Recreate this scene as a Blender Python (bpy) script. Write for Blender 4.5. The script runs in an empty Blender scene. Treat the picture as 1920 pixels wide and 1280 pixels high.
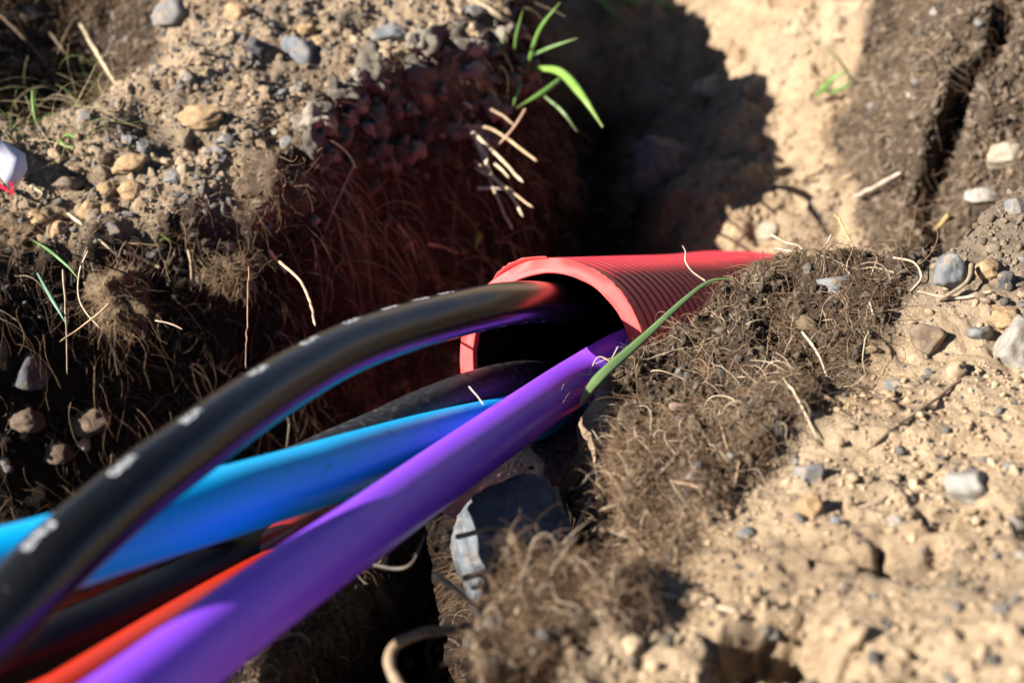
import bpy, math, random
import numpy as np
from mathutils import Vector, Matrix, Euler

sc = bpy.context.scene
# ------------------------------------------------------------------ camera
PITCH = math.radians(38.0)
CAM = np.array([0.0, 0.0, 0.42])
FPX = 50.0 / 36.0 * 1920.0
FW = np.array([0.0, math.cos(PITCH), -math.sin(PITCH)])
UP = np.array([0.0, math.sin(PITCH), math.cos(PITCH)])
RT = np.array([1.0, 0.0, 0.0])
cd = bpy.data.cameras.new("camera")
cam = bpy.data.objects.new("camera", cd)
sc.collection.objects.link(cam)
cam.location = CAM
cam.rotation_euler = (math.pi / 2 - PITCH, 0, 0)
cd.sensor_width = 36.0
cd.lens = 50.0
cd.clip_start = 0.01
cd.clip_end = 500.0
cd.dof.use_dof = True
cd.dof.focus_distance = 0.73
cd.dof.aperture_fstop = 7.2
sc.camera = cam
# ------------------------------------------------------------------ light
SUN_EL = math.radians(34.0)
SUN_FRONT = math.radians(18.0)          # the sun stands to the left, a little on the viewer's side
S = Vector((-math.cos(SUN_EL) * math.cos(SUN_FRONT), -math.cos(SUN_EL) * math.sin(SUN_FRONT), math.sin(SUN_EL)))
w = bpy.data.worlds.new("World")
sc.world = w
w.use_nodes = True
wn = w.node_tree.nodes
bg = wn["Background"]
sky = wn.new("ShaderNodeTexSky")
sky.sky_type = 'NISHITA'
sky.sun_disc = False
sky.sun_elevation = SUN_EL
sky.air_density = 0.45
sky.dust_density = 0.2
sky.sun_rotation = math.atan2(S.x, S.y)
w.node_tree.links.new(sky.outputs[0], bg.inputs[0])
bg.inputs[1].default_value = 0.05
ld = bpy.data.lights.new("sun", 'SUN')
ld.energy = 5.0
ld.angle = math.radians(0.5)
ld.color = (1.0, 0.95, 0.87)
sun = bpy.data.objects.new("sun", ld)
sc.collection.objects.link(sun)
sun.rotation_euler = S.to_track_quat('Z', 'Y').to_euler()
sun.location = (-3, -1, 3)
sc.view_settings.view_transform = 'Standard'
sc.view_settings.look = 'None'
sc.view_settings.exposure = 1.45
sc.view_settings.gamma = 1.0
sc.view_settings.use_curve_mapping = False
sc.cycles.max_bounces = 6
sc.cycles.diffuse_bounces = 1
sc.cycles.use_denoising = True

rng = np.random.default_rng(7)
random.seed(7)
C = sc.collection

# ------------------------------------------------------------------ helpers
def P(u, v, t):
    d = FW + (u - 960) / FPX * RT + (640 - v) / FPX * UP
    return CAM + d * t

def _hash(ix, iy, iz):
    h = (ix.astype(np.int64) * 374761393 + iy.astype(np.int64) * 668265263 + iz.astype(np.int64) * 2147483647) & 0xFFFFFFFF
    h = ((h ^ (h >> 13)) * 1274126177) & 0xFFFFFFFF
    h = (h ^ (h >> 16)) & 0xFFFFFF
    return h / float(0xFFFFFF)

def noise(x, y, z=0.0, s=1.0):
    """value noise -1..1"""
    x = np.asarray(x, float) * s; y = np.asarray(y, float) * s; z = np.asarray(z, float) * s + np.zeros_like(x)
    x0 = np.floor(x); y0 = np.floor(y); z0 = np.floor(z)
    fx = x - x0; fy = y - y0; fz = z - z0
    fx = fx * fx * (3 - 2 * fx); fy = fy * fy * (3 - 2 * fy); fz = fz * fz * (3 - 2 * fz)
    r = 0
    for dx in (0, 1):
        for dy in (0, 1):
            a = _hash(x0 + dx, y0 + dy, z0) * (1 - fz) + _hash(x0 + dx, y0 + dy, z0 + 1) * fz
            r = r + a * (fx if dx else 1 - fx) * (fy if dy else 1 - fy)
    return r * 2 - 1

def smooth(a, b, x):
    t = np.clip((x - a) / (b - a), 0, 1)
    return t * t * (3 - 2 * t)

def sdist(x, y, poly):
    """signed distance to polygon, positive inside"""
    x = np.asarray(x, float); y = np.asarray(y, float)
    d = np.full(x.shape, 1e9); ins = np.zeros(x.shape, bool)
    n = len(poly)
    for i in range(n):
        ax, ay = poly[i][0], poly[i][1]; bx, by = poly[(i + 1) % n][0], poly[(i + 1) % n][1]
        ex, ey = bx - ax, by - ay
        L = ex * ex + ey * ey + 1e-12
        t = np.clip(((x - ax) * ex + (y - ay) * ey) / L, 0, 1)
        d = np.minimum(d, np.hypot(x - ax - t * ex, y - ay - t * ey))
        c = ((ay > y) != (by > y)) & (x < (bx - ax) * (y - ay) / (by - ay + 1e-15) + ax)
        ins ^= c
    return np.where(ins, d, -d)

def tag(o, label=None, cat=None, group=None, kind=None):
    if label: o["label"] = label
    if cat: o["category"] = cat
    if group: o["group"] = group
    if kind: o["kind"] = kind
    return o

def link_mesh(name, V, F, mat, parent=None, col=None, smooth_=True, mats=None, midx=None):
    """V (n,3), F (m,k) array of tris/quads"""
    V = np.ascontiguousarray(V, np.float32); F = np.ascontiguousarray(F, np.int32)
    me = bpy.data.meshes.new(name)
    k = F.shape[1]
    me.vertices.add(len(V)); me.vertices.foreach_set("co", V.ravel())
    me.loops.add(F.size); me.loops.foreach_set("vertex_index", F.ravel())
    me.polygons.add(len(F))
    me.polygons.foreach_set("loop_start", np.arange(0, F.size, k, dtype=np.int32))
    me.polygons.foreach_set("loop_total", np.full(len(F), k, np.int32))
    if smooth_:
        me.polygons.foreach_set("use_smooth", np.ones(len(F), bool))
    if mats:
        for m in mats: me.materials.append(m)
        me.polygons.foreach_set("material_index", np.asarray(midx, np.int32))
    elif mat: me.materials.append(mat)
    me.update(calc_edges=True)
    if col is not None:
        a = me.color_attributes.new("col", 'FLOAT_COLOR', 'POINT')
        c4 = np.ones((len(V), 4), np.float32); c4[:, :3] = col
        a.data.foreach_set("color", c4.ravel())
    o = bpy.data.objects.new(name, me)
    C.objects.link(o)
    if parent: o.parent = parent
    return o

def empty(name, loc):
    o = bpy.data.objects.new(name, None); C.objects.link(o); o.location = loc
    o.empty_display_size = 0.01
    return o

# ------------------------------------------------------------------ materials
def mat(name, base=(0.5, 0.5, 0.5), rough=0.6, spec=0.5, attr=False, nscale=None, namp=0.3, c2=None, bump=None, bscale=300, coat=0, sss=0, bdist=0.001, spots=None):
    m = bpy.data.materials.new(name); m.use_nodes = True
    nt = m.node_tree; N = nt.nodes; L = nt.links
    b = N["Principled BSDF"]
    b.inputs["Roughness"].default_value = rough
    b.inputs["Specular IOR Level"].default_value = spec
    b.inputs["Coat Weight"].default_value = coat
    b.inputs["Coat Roughness"].default_value = 0.25
    geo = N.new("ShaderNodeNewGeometry")
    if attr:
        a = N.new("ShaderNodeAttribute"); a.attribute_name = "col"; out = a.outputs["Color"]
    else:
        r = N.new("ShaderNodeRGB"); r.outputs[0].default_value = (*base, 1); out = r.outputs[0]
    if nscale:
        n = N.new("ShaderNodeTexNoise"); n.inputs["Scale"].default_value = nscale; n.inputs["Detail"].default_value = 8
        n.inputs["Roughness"].default_value = 0.65
        L.new(geo.outputs["Position"], n.inputs["Vector"])
        rp = N.new("ShaderNodeMapRange"); rp.inputs[1].default_value = 0.3; rp.inputs[2].default_value = 0.7
        L.new(n.outputs["Fac"], rp.inputs[0])
        mx = N.new("ShaderNodeMix"); mx.data_type = 'RGBA'
        if c2 is not None:
            rp.inputs[3].default_value = 0; rp.inputs[4].default_value = namp
            L.new(rp.outputs[0], mx.inputs[0]); L.new(out, mx.inputs[6]); mx.inputs[7].default_value = (*c2, 1)
        else:
            mx.blend_type = 'MULTIPLY'; mx.inputs[0].default_value = 1
            rp.inputs[3].default_value = 1 - namp; rp.inputs[4].default_value = 1 + namp
            L.new(out, mx.inputs[6]); L.new(rp.outputs[0], mx.inputs[7])
        out = mx.outputs[2]
    if spots:
        sc_, lo, hi, colr, rg = spots
        n = N.new("ShaderNodeTexNoise"); n.inputs["Scale"].default_value = sc_; n.inputs["Detail"].default_value = 6
        n.inputs["Roughness"].default_value = 0.75
        L.new(geo.outputs["Position"], n.inputs["Vector"])
        rp = N.new("ShaderNodeMapRange"); rp.inputs[1].default_value = lo; rp.inputs[2].default_value = hi
        L.new(n.outputs["Fac"], rp.inputs[0])
        mx = N.new("ShaderNodeMix"); mx.data_type = 'RGBA'
        L.new(rp.outputs[0], mx.inputs[0]); L.new(out, mx.inputs[6]); mx.inputs[7].default_value = (*colr, 1)
        out = mx.outputs[2]
        mr = N.new("ShaderNodeMapRange"); mr.inputs[3].default_value = rough; mr.inputs[4].default_value = rg
        L.new(rp.outputs[0], mr.inputs[0]); L.new(mr.outputs[0], b.inputs["Roughness"])
    L.new(out, b.inputs["Base Color"])
    if sss:
        b.inputs["Subsurface Weight"].default_value = sss
        b.inputs["Subsurface Radius"].default_value = (1, 0.6, 0.6)
        b.inputs["Subsurface Scale"].default_value = 0.002
    if bump:
        n = N.new("ShaderNodeTexNoise"); n.inputs["Scale"].default_value = bscale; n.inputs["Detail"].default_value = 6
        n.inputs["Roughness"].default_value = 0.7
        L.new(geo.outputs["Position"], n.inputs["Vector"])
        bp = N.new("ShaderNodeBump"); bp.inputs["Strength"].default_value = bump; bp.inputs["Distance"].default_value = bdist
        L.new(n.outputs["Fac"], bp.inputs["Height"]); L.new(bp.outputs[0], b.inputs["Normal"])
    return m

M_ground = mat("soil", attr=True, rough=0.95, spec=0.15, nscale=60, namp=0.28, bump=1.0, bscale=330, bdist=0.0035)
M_crumb = mat("soil crumbs", attr=True, rough=0.95, spec=0.15, nscale=180, namp=0.25, bump=1.0, bscale=800, bdist=0.0014)
M_peb = mat("grit", attr=True, rough=0.8, spec=0.25, nscale=200, namp=0.3, bump=0.5, bscale=900, bdist=0.0004, spots=(240, 0.50, 0.68, (0.28, 0.20, 0.13), 0.9))
M_root = mat("root fibre", attr=True, rough=0.8, spec=0.2)
M_grass = mat("grass blade", attr=True, rough=0.45, spec=0.4)
M_straw = mat("dry straw", attr=True, rough=0.6, spec=0.35, nscale=260, namp=0.3)
M_red = mat("red duct plastic", (0.74, 0.042, 0.07), rough=0.45, spec=0.3, nscale=30, namp=0.07, sss=0.15, spots=(260, 0.66, 0.80, (0.42, 0.22, 0.15), 0.8))
M_redcut = mat("red duct cut edge", (0.74, 0.065, 0.06), rough=0.55, spec=0.3, nscale=120, namp=0.16, sss=0.08, bump=.4, bscale=500, bdist=.0003)
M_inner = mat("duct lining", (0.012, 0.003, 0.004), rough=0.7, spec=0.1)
M_black = mat("black sheath", (0.007, 0.007, 0.008), rough=0.24, spec=0.42, bump=0.12, bscale=60, bdist=0.001, spots=(620, 0.62, 0.72, (0.13, 0.11, 0.095), 0.9))
M_black2 = mat("dusty black sheath", (0.013, 0.013, 0.014), rough=0.42, spec=0.4, bump=0.3, bscale=900, bdist=0.0003, spots=(260, 0.5, 0.78, (0.11, 0.095, 0.085), 0.95))
M_deep = mat("clean black sheath", (0.004, 0.004, 0.006), rough=0.5, spec=0.2)
M_blue = mat("blue duct plastic", (0.0, 0.46, 1.0), rough=0.42, spec=0.3, sss=0.2, spots=(75, 0.62, 0.72, (0.012, 0.035, 0.13), 0.8))
M_purple = mat("violet duct plastic", (0.25, 0.062, 0.78), rough=0.40, spec=0.45, sss=0.15, bump=.15, bscale=70, bdist=.0006, spots=(130, 0.62, 0.74, (0.05, 0.02, 0.12), 0.8))
M_orange = mat("orange red duct plastic", (0.55, 0.026, 0.006), rough=0.35, spec=0.45)
M_print = mat("white print", (0.62, 0.64, 0.66), rough=0.5, spec=0.4, spots=(700, 0.52, 0.58, (0.03, 0.03, 0.035), 0.4))
M_stone = mat("grey stone", attr=True, rough=0.75, spec=0.3, nscale=120, namp=0.35, bump=0.8, bscale=260, bdist=0.0012, spots=(110, 0.50, 0.68, (0.30, 0.22, 0.14), 0.9))
M_clod = mat("sandy clod", attr=True, rough=0.95, spec=0.15, nscale=200, namp=0.25, bump=1.0, bscale=450, bdist=0.0016)

# ------------------------------------------------------------------ terrain
def ZP(u, v, z):
    d = FW + (u - 960) / FPX * RT + (640 - v) / FPX * UP
    return tuple((CAM + d * ((z - CAM[2]) / d[2]))[:2])
NB = [(-0.02, -0.3), ZP(1040, 1420, .06), ZP(1060, 1280, .05), ZP(1130, 1180, .035), ZP(1150, 1060, .01), ZP(1128, 960, -.005), ZP(1112, 850, -.015), ZP(1088, 765, -.022),
      ZP(1150, 705, -.022), ZP(1225, 648, -.02), ZP(1300, 583, -.018), ZP(1400, 535, -.012), ZP(1500, 500, -.005), ZP(1680, 447, .01), ZP(1800, 400, .02), ZP(1920, 300, .03), (0.8, 0.95), (60, 3), (60, -60), (-0.2, -60)]
LB = [(-60, .2), (-3, .50), (-.5, .60), (-.29, .645), (-.21, .695), (-.135, .715), (-.09, .79), (-.04, .87), (.03, .98), (.055, 1.08),
      (-.02, 1.26), (-.15, 1.6), (-.3, 2.6), (-1.5, 5), (-60, 60)]
MB = [(.30, .86), (.285, .95), (.29, 1.06), (.33, 1.17), (.40, 1.28), (.55, 1.5), (.9, 2.2), (4, 3), (4, 1.3), (.8, 1.0), (.45, .84)]
CB = [ZP(u, v, .03) for u, v in [(862, 1062), (980, 1040), (1120, 1062), (1190, 1080), (1210, 1200), (1080, 1330), (900, 1400), (840, 1250), (858, 1150)]]
SB = [ZP(u, v, -.045) for u, v in [(712, 1058), (690, 1052), (600, 1110), (530, 1180), (470, 1290), (380, 1420), (500, 1420), (560, 1290), (610, 1190), (680, 1110)]]
PITS = []
CREV = [ZP(u, v, -.055) for u, v in [(1868, -10), (1915, -10), (1862, 110), (1850, 225), (1812, 245), (1796, 175), (1822, 95)]]

def base_height(x, y, fine=True):
    x = np.asarray(x, float); y = np.asarray(y, float)
    wx = x + 0.012 * noise(x, y, 3.1, 16) + 0.006 * noise(x, y, 8.3, 45)
    wy = y + 0.012 * noise(x, y, 5.7, 16) + 0.006 * noise(x, y, 1.3, 45)
    # trench floor
    zf = -0.30 + 0.0 * x
    zf = zf + 0.215 * np.exp(-(((wx - .022) / .055) ** 4 + ((wy - .55) / .058) ** 4))
    zf = zf - .022 * np.exp(-(((x - .008) / .05) ** 4 + ((y - .535) / .045) ** 4))
    zf = zf + 0.62 * np.clip(wx - .10, 0, .4) * smooth(.75, 1.0, wy)
    zf = zf + smooth(1.25, 2.6, wy) * 0.25
    zf = zf + 0.05 * noise(x, y, 12.0, 7) * smooth(.8, 1.1, wy)
    zf = zf + .275 * np.exp(-(((wx + .060) / .024) ** 4 + ((wy - .452) / .036) ** 4))  # added heap, hidden behind the ducts, to keep low sun off the slab
    z = zf
    # far left bank
    d = sdist(wx, wy, LB)
    wd = .045 + .10 * smooth(-.16, -.06, wx) * (1 - .75 * smooth(.84, .98, wy))
    top = -.045 + .02 * noise(x, y, 2.2, 7) + .010 * noise(x, y, 4.2, 18) + .03 * smooth(.05, .3, d)
    hollow = np.exp(-(((x + .335) / .07) ** 2 + ((y - .955) / .09) ** 2))
    top = top - .12 * hollow
    k = smooth(-.03, wd - .015, d)
    z = zf + (top - zf) * k
    # far right mound
    d = sdist(wx + .022 * noise(x, y, 83, 19), wy + .022 * noise(x, y, 84, 19), MB)
    topm = -.075 + .03 * smooth(0, .12, d) + .012 * noise(x, y, 9.2, 14)
    topm = topm - .09 * smooth(-.006, .007, sdist(wx + .016 * noise(x, y, 81, 26), wy + .01 * noise(x, y, 82, 50), CREV))
    k = smooth(-.03, .05, d)
    z = np.maximum(z, z + (topm - z) * k)
    # near bank
    d = sdist(wx, wy, NB)
    topn = -.012 + .30 * np.clip(.50 - y, -.02, .25) + .16 * np.clip(x - .06, 0, .5)
    topn = topn + .008 * noise(x, y, 6.2, 9) + .005 * noise(x, y, 7.2, 22) - .014 * smooth(.035, .10, d) * smooth(.46, .56, y)
    k = smooth(-.020, .006, d)
    z = z + (topn - z) * k
    # clump and ridge between the hollow and the ducts
    d = sdist(wx, wy, CB)
    z = np.maximum(z, z + (.026 + .25 * np.clip(.38 - y, -.03, .08) - z) * smooth(-.012, .012, d))
    d = sdist(x + .003 * noise(x, y, 2, 60), y + .003 * noise(x, y, 9, 60), SB)
    z = np.maximum(z, z + (-.040 + .006 * noise(x, y, 3, 60) - z) * smooth(-.008, .003, d))
    for (px_, py_), r_, dp in PITS:
        z = z - dp * np.exp(-((np.hypot(wx - px_, (wy - py_) * 1.4) * (1 + .45 * noise(x, y, 71, 90) + .3 * noise(x, y, 72, 200)) / r_) ** 4))
    if fine:
        z = z + (.005 - .002 * (x > -.03) * (y < .6)) * noise(x, y, z * .6, 38) + .0028 * noise(x, y, z * .6, 85) + .0016 * noise(x, y, z, 190)
    return z

def hit(u, v, fn=None, t0=0.3, t1=6.0):
    fn = fn or (lambda a, b: lookup(a, b))
    t = np.concatenate([np.arange(t0, 1.8, .003), np.arange(1.8, t1, .02)])
    d = FW + (u - 960) / FPX * RT + (640 - v) / FPX * UP
    p = CAM[None] + d[None] * t[:, None]
    h = fn(p[:, 0], p[:, 1])
    b = np.nonzero(p[:, 2] < h)[0]
    i = b[0] if len(b) else len(t) - 1
    return p[i], t[i]

def to_world(poly):
    return [tuple(hit(u, v, lambda a, b: base_height(a, b, False))[0][:2]) for u, v in poly]

PITS = [(tuple(hit(u, v, lambda a, b: base_height(a, b, False))[0][:2]), r, d) for u, v, r, d in
        [(1490, 1215, .021, .034), (1380, 1255, .014, .02), (1690, 1065, .011, .018), (1795, 985, .009, .014), (1545, 1190, .012, .02), (1480, 1140, .005, .006)]]
# areas of dark humus full of roots
SOD = [to_world(p) for p in [
    [(1085, 760), (1200, 665), (1300, 570), (1400, 530), (1500, 490), (1680, 440), (1745, 480), (1720, 545), (1640, 620), (1590, 720), (1500, 810), (1420, 850), (1340, 950), (1240, 1060), (1140, 1060), (1110, 980), (1115, 850)],
    [(860, 1060), (980, 1035), (1180, 1080), (1200, 1180), (1080, 1250), (900, 1290), (850, 1180)],
]]
SOD += [
    [(.275, .84), (.27, .95), (.275, 1.06), (.31, 1.17), (.38, 1.28), (.5, 1.5), (.8, 1.6), (.8, 1.0), (.45, .83)],
    [(-.62, .58), (-.29, .63), (-.20, .685), (-.13, .70), (-.10, .74), (-.18, .74), (-.26, .70), (-.62, .68)],
    [(-.15, .72), (-.09, .78), (-.04, .86), (.03, .97), (-.02, .97), (-.09, .89), (-.15, .82)],
    [(.02, .98), (.075, 1.08), (.06, 1.3), (-.02, 1.3), (-.03, 1.1)],
    [(-.44, .87), (-.30, .85), (-.26, .95), (-.27, 1.12), (-.5, 1.2)],
]

SOD.append(SB)
SOD.append(to_world([(560, 250), (640, 185), (740, 135), (850, 120), (960, 90), (1020, 200), (990, 400), (700, 430), (560, 400)]))
def sodmask(x, y):
    m = np.zeros(np.shape(x))
    wx = x + .008 * noise(x, y, 21, 50); wy = y + .008 * noise(x, y, 22, 50)
    for p in SOD:
        m = np.maximum(m, smooth(-.008, .012, sdist(wx, wy, p)))
    return m

def axis(a, b, lo, hi, st, g=1.09):
    mid = list(np.arange(lo, hi + 1e-9, st)); s_ = st; l = lo; left = []
    while l > a: s_ *= g; l -= s_; left.append(l)
    s_ = st; r = hi; right = []
    while r < b: s_ *= g; r += s_; right.append(r)
    return np.array(left[::-1] + mid + right)
XS = axis(-60, 60, -.46, .48, .0015)
YS = axis(-40, 90, .26, 1.35, .0015)
GX, GY = np.meshgrid(XS, YS)
GZ = base_height(GX.ravel(), GY.ravel())
GM = sodmask(GX.ravel(), GY.ravel())
gx, gy = GX.ravel(), GY.ravel()
# crumbly swelling where roots bind the soil
GZ = GZ + GM * (.005 + .0058 * noise(gx, gy, 3, 55) + .0036 * noise(gx, gy, 4, 120) + .0014 * noise(gx, gy, 14, 260))
lbk = smooth(.60, .68, gy) * smooth(.10, .0, gx)
GZ = GZ + lbk * (.009 * noise(gx, gy, 61, 28) + .0045 * noise(gx, gy, 62, 70))
far_ = smooth(.90, 1.0, gy) * smooth(.05, .12, gx)
GZ = GZ + far_ * (.018 * noise(gx, gy, 63, 16) + .011 * noise(gx, gy, 64, 38) + .005 * noise(gx, gy, 65, 90))
GZ = GZ + .0009 * noise(gx, gy, 66, 300) + .0013 * np.abs(noise(gx, gy, 67, 105)) - .0012 * np.abs(noise(gx, gy, 68, 190))
near = (gx > -.05) & (gy < .75)
sandy = (1 - GM)
pits = smooth(.35, .75, noise(gx, gy, 31, 30)) * sandy * .006
GZ = GZ - pits
# keep the bore of the conduit free of soil
_rc = P(1033, 675, .765); _ax = P(2250, 450, 1.0) - CAM; _ax = _ax / np.linalg.norm(_ax); _h = np.hypot(_ax[0], _ax[1])
_l = ((gx - _rc[0]) * _ax[0] + (gy - _rc[1]) * _ax[1]) / _h ** 2
_q = np.abs((gx - _rc[0]) * _ax[1] - (gy - _rc[1]) * _ax[0]) / _h
_in = (_l > -.06) & (_l < .36) & (_q < .056)
GZ = np.where(_in, np.minimum(GZ, _rc[2] + _l * _ax[2] - np.sqrt(np.clip(.056 ** 2 - _q ** 2, 0, 1)) / _h - .004), GZ)
ZZ = GZ.reshape(GX.shape); MM = GM.reshape(GX.shape)

def lookup(x, y, A=None):
    A = ZZ if A is None else A
    fx = np.interp(x, XS, np.arange(len(XS))); fy = np.interp(y, YS, np.arange(len(YS)))
    ix = np.clip(fx.astype(int), 0, len(XS) - 2); iy = np.clip(fy.astype(int), 0, len(YS) - 2)
    tx = fx - ix; ty = fy - iy
    return (A[iy, ix] * (1 - tx) * (1 - ty) + A[iy, ix + 1] * tx * (1 - ty) + A[iy + 1, ix] * (1 - tx) * ty + A[iy + 1, ix + 1] * tx * ty)

TAN = np.array([.46, .335, .215]); TAN2 = np.array([.39, .275, .17]); GREYS = np.array([.15, .12, .092]); HUM = np.array([.048, .034, .024])

def soilcolor(x, y, m, z):
    n1 = smooth(-.5, .6, noise(x, y, 41, 14)); n2 = smooth(.1, .8, noise(x, y, 43, 40))
    c = TAN[None] * (1 - n1[:, None]) + TAN2[None] * n1[:, None]
    # greyer, grittier soil on the upper right of the near bank and on the far left bank
    g = np.clip(smooth(.13, .24, x) * smooth(.50, .60, y) * (y < .86) + .45 * smooth(-.02, -.12, x) * (y > .6) + .5 * n2, 0, 1) * .8
    c = c * (1 - g[:, None]) + GREYS[None] * g[:, None]
    h = HUM[None] * (1 + .9 * smooth(.22, .28, x) * smooth(.78, .84, y) + .25 * (y < .75) * (x > -.03))[:, None]
    c = c * (1 - m[:, None]) + h * m[:, None]
    # shade painted into the soil colour over the damp trench floor, near and far
    mud_shade = smooth(-.035, -.08, z + .015 * noise(x, y, 51, 20)) * np.maximum(smooth(1.02, .90, y + .5 * np.clip(x - .05, -.1, .4)), smooth(.16, .09, x + .02 * noise(x, y, 52, 20)) * smooth(1.5, 1.3, y))
    mud_shade = np.maximum(mud_shade, smooth(.01, -.01, np.abs(x + .06) - .045) * smooth(.01, -.01, np.abs(y - .44) - .06) * (1 - m))  # hollow under the ducts gets the same painted shade
    mud_shade = np.where(x < -.02, mud_shade * smooth(.80, .74, y + .6 * np.clip(x + .1, -.5, 0)), mud_shade)
    return c * (1 - mud_shade[:, None]) + np.array([.019, .012, .008])[None] * mud_shade[:, None]

nx, ny = len(XS), len(YS)
idx = np.arange(nx * ny).reshape(ny, nx)
F = np.stack([idx[:-1, :-1].ravel(), idx[:-1, 1:].ravel(), idx[1:, 1:].ravel(), idx[1:, :-1].ravel()], 1)
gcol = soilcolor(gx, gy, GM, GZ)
zy, zx = np.gradient(ZZ, YS, XS)
AREA = np.sqrt(1 + zx ** 2 + zy ** 2)
steep = np.clip((AREA.ravel() - 1.3) / 1.5, 0, 1) * ((gx > -.7) & (gx < .8) & (gy < 2) & (gy > .2))
dxy = steep * .0045
GXd = gx + dxy * (noise(gx, gy, GZ, 55) + .6 * noise(gx, gy, GZ, 130)); GYd = gy + dxy * (noise(gy + 5, gx, GZ, 55) + .6 * noise(gy + 5, gx, GZ, 130))
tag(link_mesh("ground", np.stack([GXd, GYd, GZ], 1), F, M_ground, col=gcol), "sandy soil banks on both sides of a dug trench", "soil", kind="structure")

# ------------------------------------------------------------------ sweeps
def catmull(pts, n):
    pts = np.asarray(pts, float)
    p = np.vstack([2 * pts[0] - pts[1], pts, 2 * pts[-1] - pts[-2]])
    out = []
    m = len(pts) - 1
    for i in range(m):
        a, b, c, d = p[i], p[i + 1], p[i + 2], p[i + 3]
        for t in np.linspace(0, 1, n, endpoint=False):
            out.append(.5 * ((2 * b) + (-a + c) * t + (2 * a - 5 * b + 4 * c - d) * t * t + (-a + 3 * b - 3 * c + d) * t ** 3))
    out.append(pts[-1])
    out = np.array(out)
    return out

def resample(path, step):
    s = np.concatenate([[0], np.cumsum(np.linalg.norm(np.diff(path, axis=0), axis=1))])
    q = np.arange(0, s[-1], step)
    return np.stack([np.interp(q, s, path[:, k]) for k in range(3)], 1), q

def frames(path):
    T = np.gradient(path, axis=0); T /= np.linalg.norm(T, axis=1)[:, None]
    upv = np.array([0, 0, 1.0])
    A = upv[None] - (T @ upv)[:, None] * T; A /= np.linalg.norm(A, axis=1)[:, None]
    B = np.cross(T, A)
    return T, A, B

def tube_mesh(path, rad, sides=48):
    T, A, B = frames(path)
    rad = np.broadcast_to(rad, (len(path),))
    ph = np.linspace(0, 2 * math.pi, sides, endpoint=False)
    V = path[:, None] + rad[:, None, None] * (np.cos(ph)[None, :, None] * A[:, None] + np.sin(ph)[None, :, None] * B[:, None])
    n = len(path)
    i = np.arange(n - 1)[:, None] * sides; j = np.arange(sides)[None]; j2 = (j + 1) % sides
    F = np.stack([(i + j).ravel(), (i + j2).ravel(), (i + sides + j2).ravel(), (i + sides + j).ravel()], 1)
    return V.reshape(-1, 3), F

def duct(name, spec, D, m, label, cat, group=None):
    path = catmull([P(*s) for s in spec], 24)
    path = path + 0
    path, q = resample(path, .003)
    V, F = tube_mesh(path, D / 2)
    o = link_mesh(name, V, F, m)
    tag(o, label, cat, group)
    return o, path

g_d = "cables and small ducts running out of the red conduit"
# ------------------------------------------------------------------ red conduit
RC = P(1033, 675, .765)
AX = P(2250, 450, 1.0) - CAM; AX /= np.linalg.norm(AX)
root = empty("conduit", RC)
tag(root, "wide red corrugated conduit with a cut open end, lying in the trench", "conduit")
L1 = .50
pp = [RC, RC + AX * .1, RC + AX * .2, RC + AX * .3 + np.array([.002, 0, .002]), RC + AX * .38 + np.array([.018, -.006, .001]), RC + AX * .46 + np.array([.050, -.022, -.010]), RC + AX * .56 + np.array([.105, -.045, -.060])]
path = catmull(pp, 120); path, q = resample(path, .00055)
pitch = .0108
pr = (q % pitch) / pitch
groove = np.clip(np.minimum(pr, 1 - pr) / .5, 0, 1)
R0 = .0550 - .0012 * (1 - smooth(.08, .36, groove))
R0 = np.where(q < .010, .0548, R0)
R0 = np.where((q >= .010) & (q < pitch), .0548 - .003 * smooth(.010, .0108, q), R0)
T_, A_, B_ = frames(path)
def ringsweep(path, rad, sides, A, B, wob=None):
    ph = np.linspace(0, 2 * math.pi, sides, endpoint=False)
    rr = rad[:, None] * np.ones(sides)[None]
    if wob is not None: rr = rr + wob
    V = path[:, None] + rr[:, :, None] * (np.cos(ph)[None, :, None] * A[:, None] + np.sin(ph)[None, :, None] * B[:, None])
    n = len(path); i = np.arange(n - 1)[:, None] * sides; j = np.arange(sides)[None]; j2 = (j + 1) % sides
    return V.reshape(-1, 3), np.stack([(i + j).ravel(), (i + j2).ravel(), (i + sides + j2).ravel(), (i + sides + j).ravel()], 1)
V, F = ringsweep(path, R0, 128, A_, B_)
o = link_mesh("corrugated_wall", V - RC, F, M_red, root)
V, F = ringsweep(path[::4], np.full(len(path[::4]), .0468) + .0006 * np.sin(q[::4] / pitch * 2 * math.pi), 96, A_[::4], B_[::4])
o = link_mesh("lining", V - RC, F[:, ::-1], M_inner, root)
# cut end: broad rim with a rough knife-cut edge, from outer skin to lining
sides = 160
ph = np.linspace(0, 2 * math.pi, sides, endpoint=False)
prof = [(.0549, .0010), (.0550, -.0009), (.0547, -.0012), (.0544, -.0011), (.0500, -.0007), (.0476, -.0010), (.0471, -.0013), (.0467, -.0008), (.0466, .0040)]
Vr = []
for (r, dz) in prof:
    rr = r + .00025 * noise(np.cos(ph) * 3, np.sin(ph) * 3, r * 900, 3)
    dd = dz + .0006 * noise(np.cos(ph), np.sin(ph), r * 300, 4)
    Vr.append(RC[None] + rr[:, None] * (np.cos(ph)[:, None] * A_[0] + np.sin(ph)[:, None] * B_[0]) + dd[:, None] * T_[0][None])
Vr = np.array(Vr)
n = len(prof); i = np.arange(n - 1)[:, None] * sides; j = np.arange(sides)[None]; j2 = (j + 1) % sides
F = np.stack([(i + j).ravel(), (i + j2).ravel(), (i + sides + j2).ravel(), (i + sides + j).ravel()], 1)
link_mesh("cut_rim", Vr.reshape(-1, 3) - RC, F[:, ::-1], M_redcut, root)
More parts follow.
